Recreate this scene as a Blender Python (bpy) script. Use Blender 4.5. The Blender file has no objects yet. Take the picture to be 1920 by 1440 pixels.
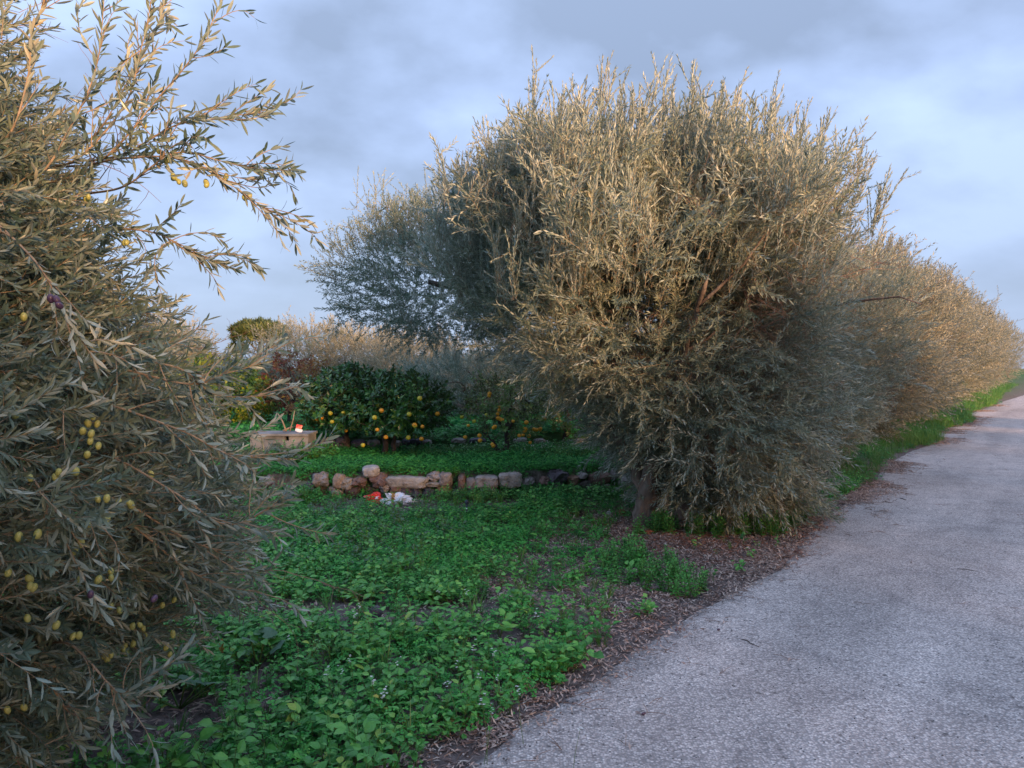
import bpy, math, random
import numpy as np
from mathutils import Vector, Matrix, Euler, noise

random.seed(7)
RNG = np.random.default_rng(7)
SC = bpy.context.scene
COL = SC.collection
R = math.radians

# ------------------------------------------------------------------ camera
CAM_H = 1.6
FPX = 1397.0          # focal length in photo pixels (1920 wide)
HOR = 690.0           # horizon row in the photo
cam_d = bpy.data.cameras.new('camera')
cam_d.sensor_width = 36.0
cam_d.lens = 36.0 * FPX / 1920.0
cam_d.clip_start = 0.05
cam_d.clip_end = 3000.0
cam = bpy.data.objects.new('camera', cam_d)
COL.objects.link(cam)
PITCH = math.atan((720 - HOR) / FPX)
cam.location = (0, 0, CAM_H)
cam.rotation_euler = (R(90) - PITCH, 0, 0)
SC.camera = cam

# ------------------------------------------------------------------ light
SUN_EL = R(9.0)
SUN_AZ = (0.56, -0.828)                      # horizontal direction towards the sun
world = bpy.data.worlds.new('World')
SC.world = world
world.use_nodes = True
wn = world.node_tree
wn.nodes.clear()
W = wn.nodes.new
sky = W('ShaderNodeTexSky')
sky.sky_type = 'NISHITA'
sky.sun_disc = False
sky.sun_elevation = SUN_EL
sky.sun_rotation = math.atan2(SUN_AZ[0], SUN_AZ[1])
sky.air_density = 1.0
sky.dust_density = 1.5
tc = W('ShaderNodeTexCoord')
sep = W('ShaderNodeSeparateXYZ')
wn.links.new(tc.outputs['Generated'], sep.inputs[0])
# project the view direction on a flat cloud layer
addz = W('ShaderNodeMath'); addz.operation = 'ADD'; addz.inputs[1].default_value = 0.42
absz = W('ShaderNodeMath'); absz.operation = 'ABSOLUTE'
wn.links.new(sep.outputs[2], absz.inputs[0])
wn.links.new(absz.outputs[0], addz.inputs[0])
dx = W('ShaderNodeMath'); dx.operation = 'DIVIDE'
dy = W('ShaderNodeMath'); dy.operation = 'DIVIDE'
wn.links.new(sep.outputs[0], dx.inputs[0]); wn.links.new(addz.outputs[0], dx.inputs[1])
wn.links.new(sep.outputs[1], dy.inputs[0]); wn.links.new(addz.outputs[0], dy.inputs[1])
comb = W('ShaderNodeCombineXYZ')
wn.links.new(dx.outputs[0], comb.inputs[0]); wn.links.new(dy.outputs[0], comb.inputs[1])
mp = W('ShaderNodeMapping')
mp.inputs['Location'].default_value = (0.0, 0.0, 0.0)
mp.inputs['Rotation'].default_value = (0, 0, R(-24))
mp.inputs['Scale'].default_value = (1.1, 1.3, 1)
wn.links.new(comb.outputs[0], mp.inputs[0])
n1 = W('ShaderNodeTexNoise'); n1.inputs['Scale'].default_value = 1.35
n1.inputs['Detail'].default_value = 8; n1.inputs['Roughness'].default_value = 0.46
n1.inputs['Distortion'].default_value = 0.08
wn.links.new(mp.outputs[0], n1.inputs['Vector'])
cr = W('ShaderNodeValToRGB')
e = cr.color_ramp.elements
K = 1.0
e[0].position = 0.39; e[0].color = (0.128, 0.166, 0.246, 1)
e[1].position = 0.60; e[1].color = (0.258, 0.332, 0.488, 1)
m_ = cr.color_ramp.elements.new(0.50); m_.color = (0.192, 0.250, 0.382, 1)
n2_ = W('ShaderNodeTexNoise'); n2_.inputs['Scale'].default_value = 4.6; n2_.inputs['Detail'].default_value = 6
n2_.inputs['Roughness'].default_value = 0.5
wn.links.new(mp.outputs[0], n2_.inputs['Vector'])
nm = W('ShaderNodeMix'); nm.data_type = 'FLOAT'; nm.inputs[0].default_value = 0.24
wn.links.new(n1.outputs[0], nm.inputs[2]); wn.links.new(n2_.outputs[0], nm.inputs[3])
wn.links.new(nm.outputs[0], cr.inputs[0])
# towards the horizon the cloud layer thins to pale air
hz = W('ShaderNodeMapRange'); hz.inputs[1].default_value = 0.0; hz.inputs[2].default_value = 0.30
hz.inputs[3].default_value = 0.75; hz.inputs[4].default_value = 0.0
wn.links.new(absz.outputs[0], hz.inputs[0])
hmix = W('ShaderNodeMix'); hmix.data_type = 'RGBA'
hmix.inputs[7].default_value = (0.265, 0.336, 0.475, 1)
wn.links.new(hz.outputs[0], hmix.inputs[0]); wn.links.new(cr.outputs[0], hmix.inputs[6])
# cloud radiance is given at display scale: divide by the background strength
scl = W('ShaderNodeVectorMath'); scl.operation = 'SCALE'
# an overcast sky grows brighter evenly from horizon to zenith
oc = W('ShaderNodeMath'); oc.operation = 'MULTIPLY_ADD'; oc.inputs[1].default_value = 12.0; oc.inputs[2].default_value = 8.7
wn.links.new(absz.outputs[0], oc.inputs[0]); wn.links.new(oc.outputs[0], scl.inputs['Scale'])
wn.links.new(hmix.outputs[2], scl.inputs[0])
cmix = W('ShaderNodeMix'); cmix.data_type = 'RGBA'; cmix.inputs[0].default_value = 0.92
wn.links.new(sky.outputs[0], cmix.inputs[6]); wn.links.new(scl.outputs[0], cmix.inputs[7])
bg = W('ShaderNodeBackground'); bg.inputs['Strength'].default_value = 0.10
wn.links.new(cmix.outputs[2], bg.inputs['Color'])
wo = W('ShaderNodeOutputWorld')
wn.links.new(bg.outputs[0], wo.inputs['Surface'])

sun_d = bpy.data.lights.new('sun', 'SUN')
sun_d.energy = 4.8
sun_d.angle = R(9)
sun_d.color = (1.0, 0.56, 0.29)
sun = bpy.data.objects.new('sun', sun_d)
COL.objects.link(sun)
_sv = Vector((SUN_AZ[0], SUN_AZ[1], 0)).normalized() * math.cos(SUN_EL) + Vector((0, 0, math.sin(SUN_EL)))
sun.rotation_euler = _sv.to_track_quat('Z', 'Y').to_euler()
sun.location = _sv * 30

SC.view_settings.view_transform = 'Standard'
SC.view_settings.look = 'None'
SC.view_settings.exposure = 1.12
SC.view_settings.gamma = 1.0
SC.view_settings.use_curve_mapping = False
SC.cycles.max_bounces = 6
SC.cycles.diffuse_bounces = 3
SC.cycles.transmission_bounces = 3
SC.cycles.use_denoising = True

# ------------------------------------------------------------------ helpers
def tag(o, label=None, cat=None, group=None, kind=None):
    if label: o['label'] = label
    if cat: o['category'] = cat
    if group: o['group'] = group
    if kind: o['kind'] = kind
    return o

def link(o, parent=None):
    COL.objects.link(o)
    if parent is not None: o.parent = parent
    return o

def empty(name, loc=(0, 0, 0)):
    o = bpy.data.objects.new(name, None)
    o.location = loc
    o.empty_display_size = 0.1
    return link(o)

def at(px, py, Y):
    """world point seen at photo pixel (px,py) at depth Y"""
    return Vector(((px - 960) / FPX * Y, Y, CAM_H - (py - HOR) / FPX * Y))

def ground_at(px, py, z=0.0):
    Y = (CAM_H - z) * FPX / (py - HOR)
    return Vector(((px - 960) / FPX * Y, Y, z))

class MB:
    def __init__(s):
        s.v = []; s.f = []; s.m = []; s.t = []
    def add(s, verts, faces, mi=0, tint=0.5):
        b = len(s.v)
        s.v.extend(tuple(p) for p in verts)
        for f in faces:
            s.f.append(tuple(i + b for i in f)); s.m.append(mi); s.t.append(tint)
    def mesh(s, name, mats, smooth=False):
        me = bpy.data.meshes.new(name)
        me.from_pydata(s.v, [], s.f)
        for m in mats: me.materials.append(m)
        me.polygons.foreach_set('material_index', s.m)
        if smooth: me.polygons.foreach_set('use_smooth', [True] * len(s.f))
        a = me.attributes.new('tint', 'FLOAT', 'FACE')
        a.data.foreach_set('value', s.t)
        me.update()
        return me
    def obj(s, name, mats, parent=None, smooth=False):
        return link(bpy.data.objects.new(name, s.mesh(name, mats, smooth)), parent)

def basis(d, n):
    x = Vector(d).normalized()
    z = Vector(n) - x * Vector(n).dot(x)
    if z.length < 1e-4: z = x.orthogonal()
    z.normalize()
    y = z.cross(x)
    return x, y, z

LEAF_W = [0, .62, 1.0, .86, 0]
def leaf_geo(o, d, n, L, Wd, curl=0.0, fold=0.25, q=2, twist=0.0):
    """one leaf from o along d; q: 0 = two faces, 1 = four faces, 2 = ten faces"""
    x, y, z = basis(d, n)
    o = Vector(o)
    def P(t, s):
        c = -curl * L * t * t
        yy = y
        return o + x * (L * t * (1 - 0.12 * abs(curl) * t)) + yy * (s * Wd * .5) + z * (c + abs(s) * fold * Wd * .5)
    if q == 0:
        return [P(0, 0), P(.5, -1), P(1, 0), P(.5, 1)], [(0, 1, 2), (0, 2, 3)]
    if q == 1:
        return [P(0, 0), P(.45, -1), P(.5, 0), P(.45, 1), P(1, 0)], [(0, 1, 2), (0, 2, 3), (1, 4, 2), (2, 4, 3)]
    v = [P(0, 0)]
    for t, w in ((.22, .72), (.5, 1.0), (.78, .74)):
        v += [P(t, -w), P(t, 0), P(t, w)]
    v.append(P(1, 0))
    f = [(0, 1, 2), (0, 2, 3)]
    for k in (1, 4):
        f += [(k, k + 3, k + 4, k + 1), (k + 1, k + 4, k + 5, k + 2)]
    f += [(7, 10, 8), (8, 10, 9)]
    return v, f

def tube_geo(pts, rad, n=5, close=True):
    pts = [Vector(p) for p in pts]
    v = []; f = []
    ref = Vector((0.3, 0.2, 1)).normalized()
    for i, p in enumerate(pts):
        t = (pts[min(i + 1, len(pts) - 1)] - pts[max(i - 1, 0)]).normalized()
        a = t.cross(ref)
        if a.length < 0.15: a = t.cross(Vector((1, 0, 0)))
        a.normalize(); b = t.cross(a)
        r = rad[i] if hasattr(rad, '__len__') else rad
        for k in range(n):
            an = 2 * math.pi * k / n
            v.append(p + (a * math.cos(an) + b * math.sin(an)) * r)
    for i in range(len(pts) - 1):
        for k in range(n):
            k2 = (k + 1) % n
            f.append((i * n + k, i * n + k2, (i + 1) * n + k2, (i + 1) * n + k))
    if close:
        f.append(tuple(range(n))[::-1]); f.append(tuple((len(pts) - 1) * n + k for k in range(n)))
    return v, f

def bez(p0, p1, p2, p3, n):
    out = []
    for i in range(n + 1):
        t = i / n; u = 1 - t
        out.append(Vector(p0) * u**3 + Vector(p1) * 3 * u * u * t + Vector(p2) * 3 * u * t * t + Vector(p3) * t**3)
    return out

def spline(pts, n):
    """Catmull-Rom through pts, n samples a segment"""
    P = [Vector(p) for p in pts]
    P = [P[0] * 2 - P[1]] + P + [P[-1] * 2 - P[-2]]
    out = []
    for i in range(1, len(P) - 2):
        for k in range(n):
            t = k / n
            a, b, c, d = P[i - 1], P[i], P[i + 1], P[i + 2]
            out.append(0.5 * ((2 * b) + (c - a) * t + (2 * a - 5 * b + 4 * c - d) * t * t + (-a + 3 * b - 3 * c + d) * t**3))
    out.append(P[-2])
    return out

rv = lambda s=1.0: Vector((random.gauss(0, s), random.gauss(0, s), random.gauss(0, s)))
ru = random.uniform

# ------------------------------------------------------------------ materials
def new_mat(name):
    m = bpy.data.materials.new(name); m.use_nodes = True
    nt = m.node_tree; nt.nodes.clear()
    out = nt.nodes.new('ShaderNodeOutputMaterial')
    return m, nt, out

def ramp(nt, cols, interp='LINEAR'):
    r = nt.nodes.new('ShaderNodeValToRGB')
    r.color_ramp.interpolation = interp
    el = r.color_ramp.elements
    el[0].position = cols[0][0]; el[0].color = (*cols[0][1], 1)
    el[1].position = cols[-1][0]; el[1].color = (*cols[-1][1], 1)
    for p, c in cols[1:-1]:
        q = el.new(p); q.color = (*c, 1)
    return r

def leaf_mat(name, top, under=None, trans=0.25, rough=0.5, spec=0.4, rnd=0.35, tcol=None):
    """top: ramp over per-leaf tint mixed with per-instance random; under: colour of the leaf's lower face"""
    m, nt, out = new_mat(name)
    N = nt.nodes.new; Lk = nt.links.new
    at_ = N('ShaderNodeAttribute'); at_.attribute_name = 'tint'
    oi = N('ShaderNodeObjectInfo')
    mx = N('ShaderNodeMix'); mx.data_type = 'FLOAT'; mx.inputs[0].default_value = rnd
    Lk(at_.outputs['Fac'], mx.inputs[2]); Lk(oi.outputs['Random'], mx.inputs[3])
    r = ramp(nt, top); Lk(mx.outputs[0], r.inputs[0])
    col = r.outputs[0]
    if under is not None:
        geo = N('ShaderNodeNewGeometry')
        mc = N('ShaderNodeMix'); mc.data_type = 'RGBA'
        Lk(geo.outputs['Backfacing'], mc.inputs[0]); Lk(col, mc.inputs[6])
        r2 = ramp(nt, under); Lk(mx.outputs[0], r2.inputs[0]); Lk(r2.outputs[0], mc.inputs[7])
        col = mc.outputs[2]
    p = N('ShaderNodeBsdfPrincipled')
    p.inputs['Roughness'].default_value = rough
    p.inputs['Specular IOR Level'].default_value = spec
    Lk(col, p.inputs['Base Color'])
    t = N('ShaderNodeBsdfTranslucent')
    if tcol:
        hm = N('ShaderNodeMix'); hm.data_type = 'RGBA'; hm.blend_type = 'MULTIPLY'; hm.inputs[0].default_value = 1
        hm.inputs[7].default_value = (*tcol, 1); Lk(col, hm.inputs[6]); Lk(hm.outputs[2], t.inputs[0])
    else:
        Lk(col, t.inputs[0])
    ms = N('ShaderNodeMixShader'); ms.inputs[0].default_value = trans
    Lk(p.outputs[0], ms.inputs[1]); Lk(t.outputs[0], ms.inputs[2]); Lk(ms.outputs[0], out.inputs[0])
    return m

def noise_mat(name, cols, scale=8, detail=6, rough=0.85, bump=0.4, bscale=None, dist=0.01, objcol=False, spec=0.3, stretch=None, rgh=0.55):
    m, nt, out = new_mat(name)
    N = nt.nodes.new; Lk = nt.links.new
    tcn = N('ShaderNodeTexCoord')
    vec = tcn.outputs['Object']
    if stretch:
        mpn = N('ShaderNodeMapping'); mpn.inputs['Scale'].default_value = stretch
        Lk(vec, mpn.inputs[0]); vec = mpn.outputs[0]
    n = N('ShaderNodeTexNoise'); n.inputs['Scale'].default_value = scale; n.inputs['Detail'].default_value = detail
    n.inputs['Roughness'].default_value = rgh
    Lk(vec, n.inputs['Vector'])
    r = ramp(nt, cols); Lk(n.outputs[0], r.inputs[0])
    col = r.outputs[0]
    if objcol:
        oi = N('ShaderNodeObjectInfo')
        mm = N('ShaderNodeMix'); mm.data_type = 'RGBA'; mm.blend_type = 'MULTIPLY'; mm.inputs[0].default_value = 1
        Lk(col, mm.inputs[6]); Lk(oi.outputs['Color'], mm.inputs[7]); col = mm.outputs[2]
    p = N('ShaderNodeBsdfPrincipled'); p.inputs['Roughness'].default_value = rough
    p.inputs['Specular IOR Level'].default_value = spec
    Lk(col, p.inputs['Base Color'])
    n2 = N('ShaderNodeTexNoise'); n2.inputs['Scale'].default_value = bscale or scale * 3; n2.inputs['Detail'].default_value = 8
    Lk(vec, n2.inputs['Vector'])
    b = N('ShaderNodeBump'); b.inputs['Strength'].default_value = bump; b.inputs['Distance'].default_value = dist
    Lk(n2.outputs[0], b.inputs['Height']); Lk(b.outputs[0], p.inputs['Normal'])
    Lk(p.outputs[0], out.inputs[0])
    return m

M = {}
M['olive_leaf'] = leaf_mat('olive_leaf', [(0, (.085, .13, .095)), (.35, (.155, .205, .15)), (.65, (.24, .275, .19)), (.92, (.33, .33, .20)), (1, (.46, .37, .19))],
                           [(0, (.28, .36, .32)), (.6, (.40, .45, .38)), (1, (.50, .48, .36))], trans=.25, rough=.42, spec=.5, rnd=.5)
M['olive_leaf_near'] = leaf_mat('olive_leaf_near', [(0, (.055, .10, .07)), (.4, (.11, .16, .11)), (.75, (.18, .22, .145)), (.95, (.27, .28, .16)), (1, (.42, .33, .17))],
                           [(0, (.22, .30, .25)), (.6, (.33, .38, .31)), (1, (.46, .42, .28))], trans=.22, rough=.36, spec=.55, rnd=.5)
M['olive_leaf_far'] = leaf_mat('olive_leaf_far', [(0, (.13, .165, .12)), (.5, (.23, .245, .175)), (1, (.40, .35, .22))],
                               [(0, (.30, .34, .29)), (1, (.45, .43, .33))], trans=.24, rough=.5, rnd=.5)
M['olive_leaf_cool'] = leaf_mat('olive_leaf_cool', [(0, (.06, .115, .09)), (.5, (.13, .19, .145)), (1, (.27, .30, .18))],
                                [(0, (.24, .32, .29)), (1, (.38, .43, .35))], trans=.18, rough=.45, rnd=.4)
M['citrus_leaf'] = leaf_mat('citrus_leaf', [(0, (.022, .095, .03)), (.6, (.05, .17, .045)), (.9, (.12, .27, .05)), (1, (.28, .32, .06))],
                            [(0, (.05, .10, .03)), (1, (.10, .16, .05))], trans=.12, rough=.28, spec=.6, rnd=.3)
M['mandarin_leaf'] = leaf_mat('mandarin_leaf', [(0, (.08, .18, .05)), (.6, (.17, .29, .08)), (1, (.38, .38, .11))],
                              [(0, (.07, .12, .05)), (1, (.16, .18, .08))], trans=.15, rough=.35, spec=.5, rnd=.4)
M['lemon_leaf'] = leaf_mat('lemon_leaf', [(0, (.03, .09, .015)), (.5, (.08, .17, .02)), (1, (.34, .34, .03))],
                           [(0, (.08, .15, .03)), (1, (.28, .30, .06))], trans=.2, rough=.4, rnd=.4)
M['red_leaf'] = leaf_mat('red_leaf', [(0, (.17, .05, .045)), (.4, (.28, .10, .06)), (.75, (.33, .17, .07)), (1, (.28, .26, .08))], None, trans=.3, rough=.6, rnd=.2)
M['rust_leaf'] = leaf_mat('rust_leaf', [(0, (.16, .06, .03)), (.5, (.34, .15, .05)), (1, (.30, .24, .06))], None, trans=.3, rough=.6, rnd=.2)
M['pine_leaf'] = leaf_mat('pine_leaf', [(0, (.035, .065, .025)), (.6, (.08, .115, .03)), (1, (.18, .18, .05))], None, trans=.1, rough=.6, rnd=.4)
M['clover_leaf'] = leaf_mat('clover_leaf', [(0, (.030, .19, .036)), (.5, (.060, .33, .058)), (.9, (.11, .46, .07)), (1, (.24, .50, .07))],
                            [(0, (.03, .24, .08)), (1, (.06, .34, .12))], trans=.25, rough=.5, spec=.35, rnd=.45)
M['weed_leaf'] = leaf_mat('weed_leaf', [(0, (.048, .20, .040)), (.45, (.10, .35, .070)), (.85, (.18, .47, .10)), (.96, (.34, .48, .08)), (1, (.52, .44, .10))],
                          [(0, (.06, .27, .10)), (1, (.11, .38, .15))], trans=.25, rough=.45, spec=.4, rnd=.4)
M['pale_weed_leaf'] = leaf_mat('pale_weed_leaf', [(0, (.05, .12, .07)), (.6, (.09, .19, .11)), (1, (.15, .22, .10))],
                               None, trans=.2, rough=.6, rnd=.4)
M['grass_blade'] = leaf_mat('grass_blade', [(0, (.04, .15, .03)), (.6, (.09, .25, .05)), (1, (.26, .34, .10))], None, trans=.3, rough=.5, rnd=.4)
M['dry_leaf'] = leaf_mat('dry_leaf', [(0, (.12, .085, .075)), (.35, (.27, .19, .165)), (.7, (.44, .34, .29)), (1, (.66, .56, .47))], None, trans=.05, rough=.8, spec=.2, rnd=.25)
M['red_litter'] = leaf_mat('red_litter', [(0, (.14, .06, .045)), (.5, (.28, .12, .08)), (1, (.42, .22, .14))], None, trans=.05, rough=.8, spec=.2, rnd=.25)
M['squash_leaf'] = leaf_mat('squash_leaf', [(0, (.05, .12, .07)), (.6, (.08, .17, .10)), (1, (.20, .26, .12))], None, trans=.2, rough=.6, rnd=.3)
M['petal'] = leaf_mat('petal', [(0, (.75, .76, .72)), (1, (.85, .85, .80))], None, trans=.3, rough=.6)
M['green_stem'] = noise_mat('green_stem', [(.3, (.05, .12, .03)), (.7, (.12, .18, .06))], 20, bump=0)
M['olive_twig'] = noise_mat('olive_twig', [(.3, (.20, .15, .10)), (.7, (.36, .28, .19))], 30, bump=.2)
M['dead_twig'] = noise_mat('dead_twig', [(.3, (.13, .08, .06)), (.7, (.27, .17, .125))], 12, bump=.2)
M['bark'] = noise_mat('bark', [(.3, (.07, .05, .04)), (.5, (.15, .115, .09)), (.72, (.27, .22, .18))], 9, 8, .9, .9, 26, .03, stretch=(1, 1, .35))
M['dark_bark'] = noise_mat('dark_bark', [(.3, (.04, .03, .028)), (.7, (.13, .10, .085))], 12, 8, .9, .8, 40, .02, stretch=(1, 1, .4))
M['stone'] = noise_mat('stone', [(.25, (.38, .34, .32)), (.5, (.75, .72, .70)), (.75, (1.0, 1.0, 1.0))], 9, 9, .9, .8, 35, .02, objcol=True)
M['concrete'] = noise_mat('concrete', [(.3, (.11, .11, .11)), (.5, (.27, .265, .26)), (.75, (.40, .39, .38))], 3, 9, .9, .5, 30, .01)
M['terracotta'] = noise_mat('terracotta', [(.3, (.22, .075, .04)), (.7, (.45, .18, .09))], 14, 6, .85, .4)
M['orange_skin'] = noise_mat('orange_skin', [(.3, (.80, .30, .02)), (.7, (.85, .42, .03))], 6, 2, .45, .15, 120, .002, spec=.5)
M['yellow_skin'] = noise_mat('yellow_skin', [(.3, (.62, .46, .04)), (.7, (.50, .50, .05))], 6, 2, .45, .15, 120, .002, spec=.5)
M['olive_skin'] = noise_mat('olive_skin', [(.3, (.24, .29, .07)), (.7, (.44, .40, .12))], 20, 2, .35, .0, spec=.5)
M['purple_skin'] = noise_mat('purple_skin', [(.3, (.03, .012, .03)), (.7, (.10, .05, .09))], 30, 2, .35, .0, spec=.5)
M['bare_dark_plastic'] = noise_mat('bare_dark_plastic', [(.3, (.012, .02, .045)), (.7, (.03, .045, .09))], 20, 2, .4, .1)
M['red_plastic'] = noise_mat('red_plastic', [(.3, (.62, .025, .02)), (.7, (.78, .05, .035))], 12, 2, .35, .3, spec=.6)
M['rust_stain'] = noise_mat('rust_stain', [(.3, (.30, .15, .04)), (.7, (.45, .28, .10))], 12, 2, .7, .3)

def bag_mat():
    m, nt, out = new_mat('white_bag')
    N = nt.nodes.new; Lk = nt.links.new
    t = N('ShaderNodeTexCoord')
    n = N('ShaderNodeTexNoise'); n.inputs['Scale'].default_value = 9; n.inputs['Detail'].default_value = 4
    Lk(t.outputs['Object'], n.inputs[0])
    r = ramp(nt, [(.0, (.72, .76, .84)), (.60, (.74, .78, .85)), (.66, (.34, .38, .50)), (1, (.30, .34, .45))]); Lk(n.outputs[0], r.inputs[0])
    p = N('ShaderNodeBsdfPrincipled'); p.inputs['Roughness'].default_value = .4
    Lk(r.outputs[0], p.inputs['Base Color']); Lk(p.outputs[0], out.inputs[0])
    return m
M['white_bag'] = bag_mat()

def ground_mat():
    m, nt, out = new_mat('soil')
    N = nt.nodes.new; Lk = nt.links.new
    t = N('ShaderNodeTexCoord')
    def nz(sc, det=6, rg=.6):
        n = N('ShaderNodeTexNoise'); n.inputs['Scale'].default_value = sc; n.inputs['Detail'].default_value = det
        n.inputs['Roughness'].default_value = rg
        Lk(t.outputs['Object'], n.inputs['Vector']); return n
    r = ramp(nt, [(.30, (.06, .046, .045)), (.5, (.15, .12, .112)), (.7, (.27, .225, .21))]); Lk(nz(14, 9, .7).outputs[0], r.inputs[0])
    # low green film of seedlings far away
    g = ramp(nt, [(.35, (.03, .10, .025)), (.65, (.06, .16, .04))]); Lk(nz(6).outputs[0], g.inputs[0])
    at_ = N('ShaderNodeAttribute'); at_.attribute_name = 'green'
    mx = N('ShaderNodeMix'); mx.data_type = 'RGBA'
    Lk(at_.outputs['Fac'], mx.inputs[0]); Lk(r.outputs[0], mx.inputs[6]); Lk(g.outputs[0], mx.inputs[7])
    p = N('ShaderNodeBsdfPrincipled'); p.inputs['Roughness'].default_value = .95; p.inputs['Specular IOR Level'].default_value = .15
    Lk(mx.outputs[2], p.inputs['Base Color'])
    b = N('ShaderNodeBump'); b.inputs['Strength'].default_value = .9; b.inputs['Distance'].default_value = .03
    Lk(nz(30, 10, .7).outputs[0], b.inputs['Height']); Lk(b.outputs[0], p.inputs['Normal'])
    Lk(p.outputs[0], out.inputs[0])
    return m

def road_mat():
    m, nt, out = new_mat('worn_asphalt')
    N = nt.nodes.new; Lk = nt.links.new
    t = N('ShaderNodeTexCoord')
    def nz(sc, det=6, rg=.6, vec=None, dist=0):
        n = N('ShaderNodeTexNoise'); n.inputs['Scale'].default_value = sc; n.inputs['Detail'].default_value = det
        n.inputs['Roughness'].default_value = rg; n.inputs['Distortion'].default_value = dist
        Lk(vec or t.outputs['Object'], n.inputs['Vector']); return n
    # aggregate: small light stones in a dark binder
    vo = N('ShaderNodeTexVoronoi'); vo.inputs['Scale'].default_value = 88
    vo.inputs['Randomness'].default_value = 1
    Lk(t.outputs['Object'], vo.inputs['Vector'])
    bw = N('ShaderNodeSeparateColor'); Lk(vo.outputs['Color'], bw.inputs[0])
    stone = ramp(nt, [(0, (.25, .212, .20)), (.3, (.445, .385, .36)), (.55, (.575, .50, .47)), (.85, (.655, .58, .55)), (1, (.79, .72, .68))]); Lk(bw.outputs[0], stone.inputs[0])
    pit = N('ShaderNodeMapRange'); pit.inputs[1].default_value = .30; pit.inputs[2].default_value = .75
    Lk(vo.outputs['Distance'], pit.inputs[0])
    mp_ = N('ShaderNodeMix'); mp_.data_type = 'RGBA'; mp_.inputs[7].default_value = (.27, .25, .245, 1)
    Lk(pit.outputs[0], mp_.inputs[0]); Lk(stone.outputs[0], mp_.inputs[6])
    # wear: broad lighter and darker bands along the road, blotches
    mpn = N('ShaderNodeMapping'); mpn.inputs['Rotation'].default_value = (0, 0, R(-54.3))
    mpn2 = N('ShaderNodeMapping'); mpn2.inputs['Scale'].default_value = (.14, .9, 1)
    # rotate so that x runs along the road
    Lk(t.outputs['Object'], mpn.inputs[0]); Lk(mpn.outputs[0], mpn2.inputs[0])
    w1 = ramp(nt, [(.36, (.84, .83, .82)), (.62, (1.18, 1.16, 1.14))]); Lk(nz(1.6, 5, .55, mpn2.outputs[0]).outputs[0], w1.inputs[0])
    w2 = ramp(nt, [(.34, (.82, .82, .82)), (.55, (1.06, 1.06, 1.05))]); Lk(nz(3.2, 8, .65, None, .6).outputs[0], w2.inputs[0])
    a = N('ShaderNodeMix'); a.data_type = 'RGBA'; a.blend_type = 'MULTIPLY'; a.inputs[0].default_value = 1
    Lk(mp_.outputs[2], a.inputs[6]); Lk(w1.outputs[0], a.inputs[7])
    a2 = N('ShaderNodeMix'); a2.data_type = 'RGBA'; a2.blend_type = 'MULTIPLY'; a2.inputs[0].default_value = 1
    Lk(a.outputs[2], a2.inputs[6]); Lk(w2.outputs[0], a2.inputs[7])
    # hairline cracks and dark spots
    ck = N('ShaderNodeTexVoronoi'); ck.feature = 'DISTANCE_TO_EDGE'; ck.inputs['Scale'].default_value = 1.1
    wob = N('ShaderNodeVectorMath'); wob.operation = 'MULTIPLY_ADD'; wob.inputs[1].default_value = (.5, .5, .5)
    wn3 = nz(2.4, 5, .6); Lk(wn3.outputs['Color'], wob.inputs[0]); Lk(t.outputs['Object'], wob.inputs[2]); Lk(wob.outputs[0], ck.inputs['Vector'])
    cw = N('ShaderNodeMapRange'); cw.inputs[1].default_value = .0; cw.inputs[2].default_value = .007; cw.inputs[3].default_value = .6; cw.inputs[4].default_value = 1.0
    Lk(ck.outputs['Distance'], cw.inputs[0])
    cmk = N('ShaderNodeMapRange'); cmk.inputs[1].default_value = .54; cmk.inputs[2].default_value = .60; Lk(nz(.9, 3).outputs[0], cmk.inputs[0])
    cfac = N('ShaderNodeMix'); cfac.data_type = 'FLOAT'; cfac.inputs[2].default_value = 1.0
    Lk(cmk.outputs[0], cfac.inputs[0]); Lk(cw.outputs[0], cfac.inputs[3])
    sp = ramp(nt, [(.30, (.45, .44, .44)), (.39, (1, 1, 1))]); Lk(nz(22, 3, .6).outputs[0], sp.inputs[0])
    a3 = N('ShaderNodeMix'); a3.data_type = 'RGBA'; a3.blend_type = 'MULTIPLY'; a3.inputs[0].default_value = 1
    Lk(a2.outputs[2], a3.inputs[6]); Lk(sp.outputs[0], a3.inputs[7])
    a4 = N('ShaderNodeVectorMath'); a4.operation = 'SCALE'; Lk(a3.outputs[2], a4.inputs[0]); Lk(cfac.outputs[0], a4.inputs['Scale'])
    # soil washed over the edge
    ed = N('ShaderNodeAttribute'); ed.attribute_name = 'edge'
    nn = nz(9, 8, .7)
    sm = N('ShaderNodeMath'); sm.operation = 'MULTIPLY_ADD'; sm.inputs[1].default_value = 1.5; sm.inputs[2].default_value = -.75
    Lk(nn.outputs[0], sm.inputs[0])
    ad = N('ShaderNodeMath'); ad.operation = 'ADD'; ad.use_clamp = True
    Lk(sm.outputs[0], ad.inputs[0]); Lk(ed.outputs['Fac'], ad.inputs[1])
    mr = N('ShaderNodeMapRange'); mr.inputs[1].default_value = .45; mr.inputs[2].default_value = .75
    Lk(ad.outputs[0], mr.inputs[0])
    soil = ramp(nt, [(.3, (.085, .075, .075)), (.7, (.24, .215, .21))]); Lk(nz(60, 6, .7).outputs[0], soil.inputs[0])
    fm = N('ShaderNodeMix'); fm.data_type = 'RGBA'
    Lk(mr.outputs[0], fm.inputs[0]); Lk(a4.outputs[0], fm.inputs[6]); Lk(soil.outputs[0], fm.inputs[7])
    p = N('ShaderNodeBsdfPrincipled'); p.inputs['Roughness'].default_value = .82; p.inputs['Specular IOR Level'].default_value = .3
    Lk(fm.outputs[2], p.inputs['Base Color'])
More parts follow.
